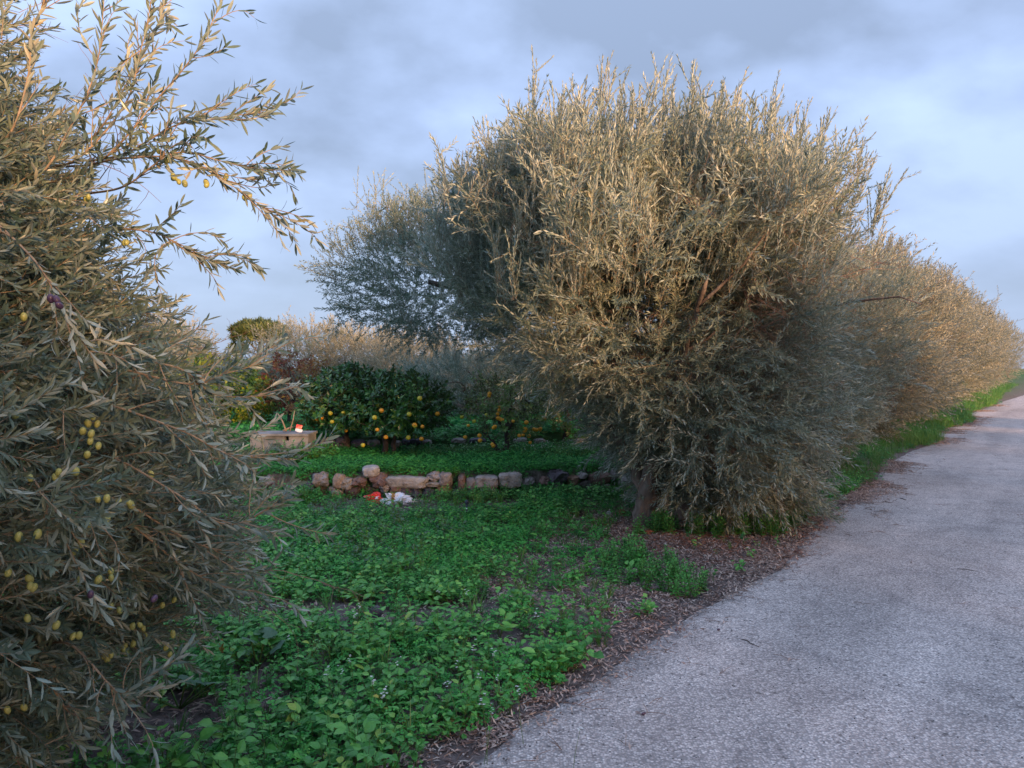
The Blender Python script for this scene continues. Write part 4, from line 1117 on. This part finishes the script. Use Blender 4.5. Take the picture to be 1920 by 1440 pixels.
# ------------------------------------------------------------------ ground plants
def clover_mb(n=30, r=.10, h=(.04, .15), s=.014):
    mb = MB()
    for i in range(n):
        a = ru(0, 6.283); q = math.sqrt(random.random()) * r; z_ = ru(*h) * (1 - .35 * q / r)
        p = V((math.cos(a) * q, math.sin(a) * q, z_)); b = V((p.x * .4, p.y * .4, 0))
        mb.add([b + V((-.0008, 0, 0)), b + V((.0008, 0, 0)), p], [(0, 1, 2)], 1)
        up = (V((math.cos(a) * .3, math.sin(a) * .3, 1)) + rv(.22)).normalized(); a0 = ru(0, 6.28)
        t1_ = up.orthogonal().normalized(); t2 = up.cross(t1_); tint = ru(0, 1)
        for k in range(3):
            an = a0 + k * 2.094; d = t1_ * math.cos(an) + t2 * math.sin(an); e2 = up.cross(d); ss = s * ru(.8, 1.25)
            mb.add([p, p + d * ss * .7 - e2 * ss * .55 + up * ss * .15, p + d * ss * 1.15 + up * ss * -.05, p + d * ss * .7 + e2 * ss * .55 + up * ss * .15], [(0, 1, 2), (0, 2, 3)], 0, tint)
    return mb
def broad_leaf(mb, p, d, n, L, Wd, tint, mi=0):
    """ovate leaf with a wavy rim"""
    x, y, z = basis(d, n); cv = ru(.05, .35)
    st = [(.0, .12), (.18, .7), (.42, 1.0), (.7, .72), (1.0, .02)]
    v = []
    for t, w in st:
        c = p + x * L * t - z * cv * L * t * t
        v += [c - y * w * Wd / 2 + z * (.12 * Wd * w + ru(-.05, .05) * Wd), c, c + y * w * Wd / 2 + z * (.12 * Wd * w + ru(-.05, .05) * Wd)]
    f = []
    for k in range(4):
        f += [(k * 3, k * 3 + 3, k * 3 + 4, k * 3 + 1), (k * 3 + 1, k * 3 + 4, k * 3 + 5, k * 3 + 2)]
    mb.add(v, f, mi, tint)
def weed_mb(n=14, h=.18, L=(.03, .062), spread=.07, flowers=0):
    mb = MB()
    for s in range(random.choice((2, 3, 3, 4))):
        a = ru(0, 6.28); top = V((math.cos(a) * ru(.02, spread), math.sin(a) * ru(.02, spread), h * ru(.55, 1.05)))
        pts = bez((0, 0, 0), top * .3 + V((0, 0, h * .1)), top * .7, top, 4)
        v, f = tube_geo(pts, [.0022, .002, .0017, .0014, .001], 3, False); mb.add(v, f, 1)
        k = max(3, n // 3)
        for i in range(k):
            t = .2 + .8 * (i + 1) / k; u = t * 4; j = min(int(u), 3); p = pts[j].lerp(pts[j + 1], u - j)
            an = ru(0, 6.28); d = V((math.cos(an), math.sin(an), ru(.0, .7))); pet = ru(.008, .035)
            q = p + d.normalized() * pet
            mb.add([p + V((0, 0, -.001)), p + V((0, 0, .001)), q], [(0, 1, 2)], 1)
            l = ru(*L) * (1.1 - .45 * (t - .2)); broad_leaf(mb, q, d, V((0, 0, 1)) + rv(.25), l, l * ru(.5, .8), ru(0, 1))
    return mb
def nettle_mb(h=.22, L=.05):
    mb = MB()
    for s in range(3):
        a = ru(0, 6.28); top = V((math.cos(a) * .04, math.sin(a) * .04, h * ru(.7, 1.1))); b = V((math.cos(a) * .02, math.sin(a) * .02, 0))
        v, f = tube_geo([b, b.lerp(top, .5), top], [.003, .0025, .0015], 4, False); mb.add(v, f, 1)
        ang = ru(0, 3)
        for i in range(7):
            t = .15 + .85 * i / 6; p = b.lerp(top, t); ang += math.pi / 2; l = L * (1.15 - .6 * t) * ru(.85, 1.1)
            for s2 in (0, math.pi):
                d = V((math.cos(ang + s2), math.sin(ang + s2), .1 + .8 * t)); broad_leaf(mb, p, d, V((0, 0, 1)), l, l * .55, ru(0, 1))
    return mb
def grass_mb(n=16, h=.16, r=.04):
    mb = MB()
    for i in range(n):
        a = ru(0, 6.28); b = V((math.cos(a) * ru(0, r), math.sin(a) * ru(0, r), 0)); l = h * ru(.5, 1.15); o_ = V((math.cos(a), math.sin(a), 0)) * l * ru(.2, .7); w = .0022
        sd = V((-math.sin(a), math.cos(a), 0)) * w
        m1 = b + V((0, 0, l * .55)) + o_ * .3; tp = b + V((0, 0, l * .85)) + o_
        mb.add([b - sd, b + sd, m1 + sd, m1 - sd, tp], [(0, 1, 2, 3), (3, 2, 4)], 0, ru(0, 1))
    return mb
def litter_mb(n=26, r=.10, mat=0, L=.045):
    mb = MB()
    for i in range(n):
        a = ru(0, 6.28); q = math.sqrt(random.random()) * r; p = V((math.cos(a) * q, math.sin(a) * q, ru(.001, .016)))
        an = ru(0, 6.28); d = V((math.cos(an), math.sin(an), ru(-.15, .35)))
        v, f = leaf_geo(p, d, V((0, 0, 1)) + rv(.35), L * ru(.6, 1.2), .0105 * ru(.7, 1.2), ru(-.4, .6), ru(0, .8), 1); mb.add(v, f, 0, ru(0, 1))
    for i in range(2):
        a = ru(0, 6.28); p = V((ru(-r, r), ru(-r, r), .008)); d = V((math.cos(a), math.sin(a), .1)); l = ru(.05, .13)
        v, f = tube_geo([p, p + d * l * .5 + V((0, 0, .006)), p + d * l], [.0016, .0014, .0009], 3, False); mb.add(v, f, 1)
    return mb
def flower_mb(h=.24):
    mb = MB(); top = V((ru(-.03, .03), ru(-.03, .03), h)); v, f = tube_geo([(0, 0, 0), top * .5 + V((.01, 0, 0)), top], [.0016, .0014, .001], 3, False); mb.add(v, f, 1)
    for i in range(6):
        c = top + rv(.007) + V((0, 0, ru(-.012, .012))); a0 = ru(0, 1.5)
        for k in range(4):
            a = a0 + k * 1.571; d = V((math.cos(a), math.sin(a), .3)) * .0065; e2 = V((-math.sin(a), math.cos(a), 0)) * .003
            mb.add([c, c + d * .6 - e2, c + d, c + d * .6 + e2], [(0, 1, 2, 3)], 0)
    return mb
def mk(nm, fn, mats, k=6): return [proto(nm, fn(), [M[m] for m in mats]) for _ in range(k)]
CLO = mk('clover', lambda: clover_mb(), ('clover_leaf', 'green_stem'), 7)
CLOF = mk('clover_far', lambda: clover_mb(26, .16, (.05, .19), .026), ('clover_leaf', 'green_stem'), 5)
WEE = mk('weed', lambda: weed_mb(random.choice((10, 13, 16)), ru(.13, .22), (.04, .078)), ('weed_leaf', 'green_stem'), 9)
WEP = mk('pale_weed', lambda: weed_mb(12, ru(.1, .18), (.02, .045)), ('pale_weed_leaf', 'green_stem'), 4)
NET = mk('nettle', lambda: nettle_mb(), ('weed_leaf', 'green_stem'), 5)
GRA = mk('grass', lambda: grass_mb(), ('grass_blade', 'green_stem'), 5)
GRF = mk('grass_far', lambda: grass_mb(22, .3, .12), ('grass_blade', 'green_stem'), 4)
LIT = mk('litter', lambda: litter_mb(), ('dry_leaf', 'dead_twig'), 7)
LIR = mk('litter_red', lambda: litter_mb(), ('red_litter', 'dead_twig'), 4)
FLO = mk('flower', lambda: flower_mb(), ('petal', 'green_stem'), 4)

def to_px(x, y, z=0.0):
    return 960 + FPX * x / y, HOR + (CAM_H - z) * FPX / y
def inpoly(px, py, poly):
    ins = np.zeros(px.shape, bool); n = len(poly); j = n - 1
    for i in range(n):
        xi, yi = poly[i]; xj, yj = poly[j]
        c = ((yi > py) != (yj > py)) & (px < (xj - xi) * (py - yi) / (yj - yi + 1e-9) + xi)
        ins ^= c; j = i
    return ins
def blur_in(px, py, poly, s=14):
    """membership with a ragged rim"""
    return inpoly(px + RNG.normal(0, s, px.shape), py + RNG.normal(0, s * .7, py.shape), poly)
def uni(n, x0, x1, y0, y1):
    return RNG.uniform(x0, x1, n), RNG.uniform(y0, y1, n)
def vnoise(x, y, s, k=0.0):
    return np.array([noise.noise(V((a * s, b * s, k))) for a, b in zip(x, y)])
def put(name, x, y, scl, protos, tilt=.15, label=None, cat=None, dz=0.0):
    z = gz(x, y) + dz
    D = np.stack([RNG.normal(0, tilt, len(x)), RNG.normal(0, tilt, len(x)), np.ones(len(x))], 1)
    o = scatter(name, np.stack([x, y, z], 1), D, scl, protos)
    if o and label: tag(o, label, cat)
    return o
LITTER = [(1150, 985), (1210, 965), (1330, 975), (1480, 960), (1600, 945), (1640, 960), (1530, 1000), (1510, 1060), (1470, 1100), (1370, 1140), (1300, 1160), (1190, 1150), (1150, 1110), (1200, 1050), (1130, 1030)]
LITRED = [(1190, 985), (1330, 990), (1400, 1010), (1350, 1045), (1220, 1040), (1180, 1010)]
MIX = [(900, 1090), (1050, 1000), (1160, 985), (1220, 1040), (1180, 1120), (1330, 1160), (1240, 1210), (1130, 1190), (1000, 1180), (880, 1140)]
BARE = [[(600, 1150), (640, 1142), (900, 1138), (940, 1150), (900, 1185), (760, 1190), (640, 1175)], [(370, 1150), (480, 1130), (640, 1130), (650, 1160), (480, 1185), (380, 1190)], [(0, 1340), (180, 1330), (330, 1310), (430, 1330), (400, 1380), (330, 1440), (0, 1450)],
        [(1140, 1190), (1290, 1150), (1270, 1200), (1180, 1290), (1060, 1370), (900, 1450), (860, 1450), (1020, 1340)], [(930, 1195), (1030, 1190), (1010, 1240), (940, 1235)], [(400, 1290), (520, 1280), (560, 1330), (450, 1345)]]
NETP = [(1130, 1060), (1180, 1040), (1270, 1060), (1330, 1110), (1330, 1140), (1230, 1120), (1150, 1100)]
x, y = uni(60000, -7.5, 6, 2.3, 10.0)
keep = (road_t(x, y) > .12 + edge_off(y) * .8) & (y < wall_y(x) + .02); x = x[keep]; y = y[keep]
px, py = to_px(x, y)
lit = blur_in(px, py, LITTER); mix_ = blur_in(px, py, MIX, 18); bare = np.zeros(len(x), bool)
for b in BARE: bare |= blur_in(px, py, b, 12)
SQC = [ground_at(330, 1360), ground_at(478, 1285), ground_at(250, 1370), ground_at(400, 1350)]
for g in SQC: bare |= np.hypot(x - g.x, y - g.y) < .17
net = inpoly(px, py, NETP); red = blur_in(px, py, LITRED)
nzv = vnoise(x, y, 1.3, 3.0); nz2 = vnoise(x, y, 4.0, 8.0)
rn = RNG.random(len(x))
deg = to_px(x, y)[1] > 1085 + 60 * nzv          # foreground belt of broad-leaved weeds
near_d = np.clip((y - 2.3) / 7, 0, 1)
hedge_t = road_t(x, y)
under = (np.hypot(x - 1.7, (y - 7.6)) < 1.35)
# clover carpet
wf = (y > wall_y(x) - 1.0) & (x < .1) & (x > -2.3)
c = ~deg & ~lit & ~bare & ~(wf & (rn > .05)) & (~mix_ | (rn < .05)) & (rn < .34) & (nz2 > -.33) & ~(under & (rn > .08))
put('clover', x[c], y[c], RNG.uniform(.6, 1.05, c.sum()) * (1 + .3 * nzv[c]), CLO, .12, 'dense low carpet of dark green clover covering the field below the wall', 'clover')
# broad weeds
c = deg & ~lit & ~bare & (~mix_ | (rn < .05)) & (rn < .31) & (nz2 > -.30)
put('weeds', x[c], y[c], RNG.uniform(.48, 1.02, c.sum()) * (1 + .45 * nz2[c]), WEE, .2, 'low broad-leaved green weeds crowding the foreground beside the road', 'weeds')
c = deg & ~lit & ~bare & ~mix_ & (rn > .31) & (rn < .47)
put('clover', x[c], y[c], RNG.uniform(.6, 1.1, c.sum()), CLO, .12, 'short clover growing under the broad-leaved foreground weeds', 'clover')
c = ~deg & ~lit & ~mix_ & ~bare & ~wf & (rn > .34) & (rn < .34 + .035 + .08 * (nzv > .1))
put('weeds', x[c], y[c], RNG.uniform(.6, 1.05, c.sum()), WEE, .18, 'scattered taller weeds standing in the clover carpet', 'weeds')
pg = [(500, 1000), (620, 960), (860, 970), (900, 1020), (760, 1070), (560, 1080)]
c = ~lit & blur_in(px, py, pg, 16) & (rn > .5) & (rn < .62)
put('pale_weeds', x[c], y[c], RNG.uniform(.7, 1.2, c.sum()), WEP, .18, 'greyish green weeds in a pale patch before the red and white bags', 'weeds')
# sparse growth in bare spots, mixed zone and litter
c = (bare | mix_ | lit) & (rn > .5) & (rn < .5 + .035 * (1 + 2 * (nz2 > .1)) * np.where(lit, .35, 1))
put('seedlings', x[c], y[c], RNG.uniform(.35, .85, c.sum()), WEE + NET, .2, 'scattered seedlings on the bare soil and leaf litter', 'seedlings')
c = net & (rn > .6) & (rn < .78)
put('nettles', x[c], y[c], RNG.uniform(.6, 1.0, c.sum()), NET, .15, 'bright green nettle clump at the edge of the brown leaf litter', 'nettles')
hp = (hedge_t < 1.3) & (hedge_t > .15) & (y > 7.0)
c = hp & (rn > .6) & (rn < .85)
put('nettles', x[c], y[c], RNG.uniform(.6, 1.1, c.sum()), NET, .15, 'nettles and weeds at the foot of the tallest olive by the road', 'nettles')
# grass
gp = [(700, 1080), (760, 1030), (900, 1060), (900, 1130), (760, 1140)]
c = ~lit & ((inpoly(px, py, gp) & (rn > .8) & (rn < .88)) | ((rn > .88) & (rn < .905)))
put('grass', x[c], y[c], RNG.uniform(.6, 1.2, c.sum()), GRA, .15, 'thin grass tufts among the clover', 'grass')
# litter
xl, yl = uni(30000, -5, 6, 2.3, 11.5)
tl = road_t(xl, yl); pxl_, pyl = to_px(xl, yl); rl = RNG.random(len(xl))
k = (tl > -.08 + edge_off(yl) * .8) & (yl < wall_y(xl))
L1 = blur_in(pxl_, pyl, LITTER, 10); Lr = blur_in(pxl_, pyl, LITRED, 14); L2 = blur_in(pxl_, pyl, MIX, 20); L3 = np.zeros(len(xl), bool)
for b in BARE: L3 |= blur_in(pxl_, pyl, b, 16)
U = np.hypot(xl - 1.7, yl - 7.4) < 1.5
c = k & ((L1 & (rl < .55)) | (L2 & (rl < .22)) | (L3 & (rl < .16)) | (U & (rl < .4)) | (rl < .03) | ((tl < .35) & (rl < .25)))
put('leaf_litter', xl[c], yl[c], RNG.uniform(.7, 1.25, c.sum()), LIT, .05, 'brown fallen olive leaves and twigs under the tallest olive and along the road', 'leaf litter', .002)
c = k & (Lr | (U & (rl > .9))) & (rl > .6)
put('red_leaf_litter', xl[c], yl[c], RNG.uniform(.6, 1.1, c.sum()), LIR, .05, 'reddish brown rotten leaves at the foot of the tallest olive', 'leaf litter', .004)
# loose leaves and twigs on the road itself
xr, yr = uni(5200, -1, 14, 2.4, 20)
tr = road_t(xr, yr) - edge_off(yr) * .8
one = [proto('fallen_leaf', litter_mb(1, .02), [M['dry_leaf'], M['dead_twig']]) for _ in range(6)]
c = (tr < .0) & (RNG.random(len(xr)) < np.exp(tr / .28) + .035)
put('fallen_leaves', xr[c], yr[c], RNG.uniform(.7, 1.2, c.sum()), one, .05, 'single dry leaves and bits of twig strewn over the asphalt', 'fallen leaves', .014)
# grit: loose chippings on the road and its rim
gm = MB()
gv_, gf_ = ico(1)
for i in range(1): gm.add([V((p.x, p.y, p.z * .7)) * (1 + .3 * noise.noise(p * 3)) for p in gv_], gf_, 0)
GR = []
for c_, nm in (((.50, .47, .45), 'light'), ((.08, .075, .075), 'dark'), ((.28, .26, .25), 'mid')):
    mt = noise_mat('grit_' + nm, [(.3, tuple(a * .8 for a in c_)), (.7, c_)], 40, 2, .8, 0)
    GR.append(proto('grit', gm, [mt]))
xg, yg = uni(90000, -1.2, 9, 2.4, 9)
tg_ = road_t(xg, yg) - edge_off(yg) * .8
c = (tg_ < .25) & (RNG.random(len(xg)) < np.where(tg_ > 0, .6, np.where(tg_ > -.35, .7, .28)) * np.exp(-(yg - 2.4) / 5))
put('chippings', xg[c], yg[c], RNG.uniform(.002, .0055, c.sum()), GR, .8, 'loose stone chippings on the road surface', 'gravel', .016)
# flowers among the weeds
fx = []
for (a, b_) in [(890, 1250), (930, 1255), (1025, 1170), (690, 1295), (625, 1292), (720, 1315), (695, 1330), (905, 1290), (865, 1320), (940, 1280), (910, 1365), (660, 1180), (655, 1265), (545, 1200), (895, 1115), (820, 1100), (1075, 1385), (675, 1127), (912, 1372), (740, 1250), (640, 1275), (860, 1260), (980, 1330)]:
    for _ in range(1):
        g = ground_at(a + ru(-6, 6), b_ + 75 + ru(-5, 5)); fx.append((g.x, g.y))
fx = np.array(fx); put('white_flowers', fx[:, 0], fx[:, 1], RNG.uniform(.8, 1.1, len(fx)), FLO, .12, 'tiny white flower heads rising from the foreground weeds', 'flowers')

# terraces
x, y = uni(26000, -9, 5, 9.1, 12.4)
keep = (y > wall_y(x) + .10) & (y < wall2_y(x) - .02) & (road_t(x, y) > 1.3); x = x[keep]; y = y[keep]; rn = RNG.random(len(x)); nzv = vnoise(x, y, 1.5, 5)
flw = (x > -1.5) & (x < 1.8) & (y > 10.4)
c = (rn < .34) & ~(flw & (rn > .12))
put('clover', x[c], y[c], RNG.uniform(.7, 1.15, c.sum()) * (1 + .2 * nzv[c]), CLO, .14, 'lush clover on the terrace above the stone wall, under the citrus trees', 'clover')
rimx = RNG.uniform(-4, 3.6, 700); rimy = wall_y(rimx) + RNG.uniform(.08, .2, 700)
mk_ = vnoise(rimx, rimx * 0, 2.2, 4) > -.25; rimx = rimx[mk_]; rimy = rimy[mk_]
put('clover', rimx, rimy, RNG.uniform(.6, 1.0, len(rimx)), CLO, .35, 'clover tufts spilling over the top of the stone wall', 'clover')
c = flw & (rn > .6) & (rn < .85)
put('grass', x[c], y[c], RNG.uniform(.7, 1.2, c.sum()), GRA, .15, 'taller pale green grass to the right of the mandarin tree', 'grass')
c = flw & (x > -.9) & (rn > .87) & ((x > .2) | (rn > .97))
put('white_flowers', x[c], y[c], RNG.uniform(.6, .9, c.sum()), FLO, .15, 'white flowers dotting the terrace right of the mandarin trunk', 'flowers')
c = flw & (rn > .5) & (rn < .58)
put('weeds', x[c], y[c], RNG.uniform(.6, 1.0, c.sum()), WEE, .15, 'leafy weeds around the mandarin trunk', 'weeds')
x, y = uni(9000, -11, 9, 11.2, 20)
keep = (y > wall2_y(x) + .02) & (road_t(x, y) > 1.8); x = x[keep]; y = y[keep]; rn = RNG.random(len(x))
c = rn < np.clip(1.0 - (y - 11) * .05, .45, 1)
put('clover', x[c], y[c], RNG.uniform(.7, 1.25, c.sum()), CLOF, .14, 'clover and weeds of the upper terrace running back to the orchard olives', 'clover')
# weeds growing against the wall foot, on the right
wx = RNG.uniform(-.9, 1.9, 200); wy = wall_y(wx) - RNG.uniform(.05, .4, 200)
put('nettles', wx, wy, RNG.uniform(.5, .95, 200), NET + WEE, .2, 'dark green nettles and weeds against the foot of the stone wall', 'nettles')
wx = RNG.uniform(-3.6, -2.4, 160); wy = wall_y(wx) - RNG.uniform(.0, .4, 160)
put('nettles', wx, wy, RNG.uniform(.7, 1.15, 160), NET + WEE, .2, 'weeds heaped over the left end of the stone wall', 'nettles')

wx = np.concatenate([RNG.uniform(-3.6, -2.62, 90), RNG.uniform(-2.78, -2.5, 60)]); wy = np.concatenate([RNG.uniform(9.72, 9.97, 90), RNG.uniform(9.75, 10.5, 60)])
put('weeds', wx, wy, RNG.uniform(.8, 1.5, 150), NET + WEE, .2, 'weeds growing up against the concrete cistern', 'weeds')
# verge beyond
s_ = RNG.uniform(9.5, 75, 11000); t_ = RNG.uniform(-.05, 2.6, 11000)
b0 = np.stack([0.718 * (s_ * .812) - 2.3, s_ * .812], 1)
vx = b0[:, 0] + RN.x * t_; vy = b0[:, 1] + RN.y * t_
t_ = road_t(vx, vy) - edge_off(vy) * .85
w_ = vnoise(vx, vy, .6, 2)
c = (t_ > .05 + .25 * w_) & (RNG.random(len(vx)) < np.clip(18 / vy, .25, 1)) & (vy > 8.2)
put('verge_grass', vx[c], vy[c], RNG.uniform(.5, .95, c.sum()) * np.clip(vy[c] / 14, .75, 2.0), GRF, .2, 'bright green grass verge between road and olive row', 'grass')
c = (t_ > .0 + .3 * w_) & (RNG.random(len(vx)) < np.clip(9 / vy, .15, 1)) & (vy > 8.2)
put('verge_weeds', vx[c], vy[c], RNG.uniform(.5, .85, c.sum()) * np.clip(vy[c] / 14, .8, 2.0), CLOF[:1] + WEP, .2, 'leafy weeds in the verge between road and olive row', 'weeds')
s_ = RNG.uniform(9, 40, 3500); t_ = RNG.normal(-.05, .22, 3500)
b0 = np.stack([0.718 * (s_ * .812) - 2.3, s_ * .812], 1); vx = b0[:, 0] + RN.x * t_ + 0 * s_; vy = b0[:, 1] + RN.y * t_
vx = vx + RN.x * edge_off(vy) * .85; vy = vy + RN.y * edge_off(vy) * .0
c = vnoise(vx, vy, .45, 9) > .0
put('leaf_litter', vx[c], vy[c], RNG.uniform(.7, 1.2, c.sum()), LIT, .05, 'brown leaves gathered along the far road edge', 'leaf litter', .004)

# squash plant with large lobed leaves
def squash_mesh():
    mb = MB(); k = 14; v = [(0, 0, 0)]
    for ring, rr in ((.5, .5), (1, 1)):
        for i in range(k):
            a = 2 * math.pi * i / k; lob = 1 - .16 * (.5 + .5 * math.cos(a * 5)) * ring; notch = .45 if i == 0 else 1
            r = rr * lob * (notch if ring == 1 else .9)
            v.append((math.cos(a) * r, math.sin(a) * r, -.10 * rr * rr + .07 * math.sin(a * 5 + 1) * ring + ru(-.02, .02)))
    f = [(0, 1 + i, 1 + (i + 1) % k) for i in range(k)] + [(1 + i, 1 + k + i, 1 + k + (i + 1) % k, 1 + (i + 1) % k) for i in range(k)]
    mb.add(v, f, 0, ru(.1, .7)); return mb.mesh('leaf', [M['squash_leaf']], True)
SQ = [squash_mesh() for _ in range(4)]
def squash(label, lst, px0, py0):
    g = gpt(px0, py0, 0); root = empty('squash_plant', g); tag(root, label, 'plant', 'squash plants in the weeds')
    for (px, py, r, tx, tz) in lst:
        Yd = g.y + ru(-.1, .1); p = at(px, py, Yd) - g; p.z = max(p.z, .08)
        stm = MB(); v, f = tube_geo([(0, 0, 0), (p.x * .6, p.y * .6, p.z * .7), tuple(p)], [.005, .004, .003], 5); stm.add(v, f, 0)
        s = stm.obj('stalk', [M['green_stem']], root, True)
        o = bpy.data.objects.new('leaf', random.choice(SQ)); o.location = p; rr = r / FPX * Yd; o.scale = (rr, rr * .95, rr)
        o.rotation_euler = (tx, tz, ru(0, 6)); link(o, root)
squash('squash plant with a row of broad grey-green leaves near the near olive', [(347, 1278, 20, -.5, .3), (376, 1283, 19, -.4, .1), (400, 1284, 20, -.3, -.2), (410, 1290, 17, -.4, -.4), (310, 1312, 23, -.6, .2), (255, 1320, 22, -.4, .2), (235, 1300, 15, -.3, .3)], 330, 1340)
squash('squash plant with three yellowing round leaves on tall stalks', [(466, 1203, 21, -.5, .25), (500, 1188, 20, -.4, -.1), (515, 1215, 20, -.6, .2), (455, 1243, 15, -.4, .2), (435, 1255, 16, -.2, .1)], 478, 1262)

# small things lying about
def lying_twig(pts, r, label):
    P = [gpt(a, b, 0) + V((0, 0, .012 + ru(0, .008))) for a, b in pts]
    mb = MB(); v, f = tube_geo([P[0], P[0].lerp(P[-1], .35) + V((.01, .01, .004)), P[0].lerp(P[-1], .7) + V((-.01, .0, .004)), P[-1]], [r, r * .9, r * .8, r * .5], 5); mb.add(v, f, 0)
    tag(mb.obj('twig', [M['dark_bark']], None, True), label, 'twig', 'twigs lying on the road')
lying_twig([(1390, 1203), (1426, 1219)], .003, 'thin dark twig on the asphalt below the leaf litter')
lying_twig([(1655, 943), (1676, 944)], .007, 'short reddish stick on the road beside the far weeds')
lying_twig([(1690, 936), (1702, 939)], .006, 'shorter stick on the road just beyond the reddish one')
lying_twig([(1800, 1070), (1845, 1075)], .003, 'thin bent twig on the right half of the road')
for (a, b, lb) in ((1270, 1189, 'black fallen olive on the road rim, nearer the weeds'), (1350, 1188, 'black fallen olive on open asphalt right of the weeds'), (1209, 1350, 'black fallen olive low on the pale asphalt')):
    g = gpt(a, b, 0); o = bpy.data.objects.new('fallen_olive', of2); o.location = (g.x, g.y, .014); o.scale = (.018, .018, .024); o.rotation_euler = (1.5, 0, ru(0, 3)); link(o)
    tag(o, lb, 'olive', 'black olives fallen on the road')
g = gpt(410, 1262, 0)
mb = MB(); v, f = leaf_geo((0, 0, .10), (.1, -.2, 1), (0, -1, .2), .07, .026, .3, .5, 2); mb.add(v, f, 0, .9)
v, f = leaf_geo((.005, 0, .09), (.4, -.1, .7), (0, -1, .3), .045, .022, -.3, .5, 2); mb.add(v, f, 0, .6)
v, f = tube_geo([(0, 0, 0), (0, 0, .10)], [.002, .0015], 4); mb.add(v, f, 1)
o = mb.obj('withered_leaf', [M['rust_leaf'], M['olive_twig']]); o.location = g; tag(o, 'curled orange withered leaf standing up among the squash leaves', 'leaf')
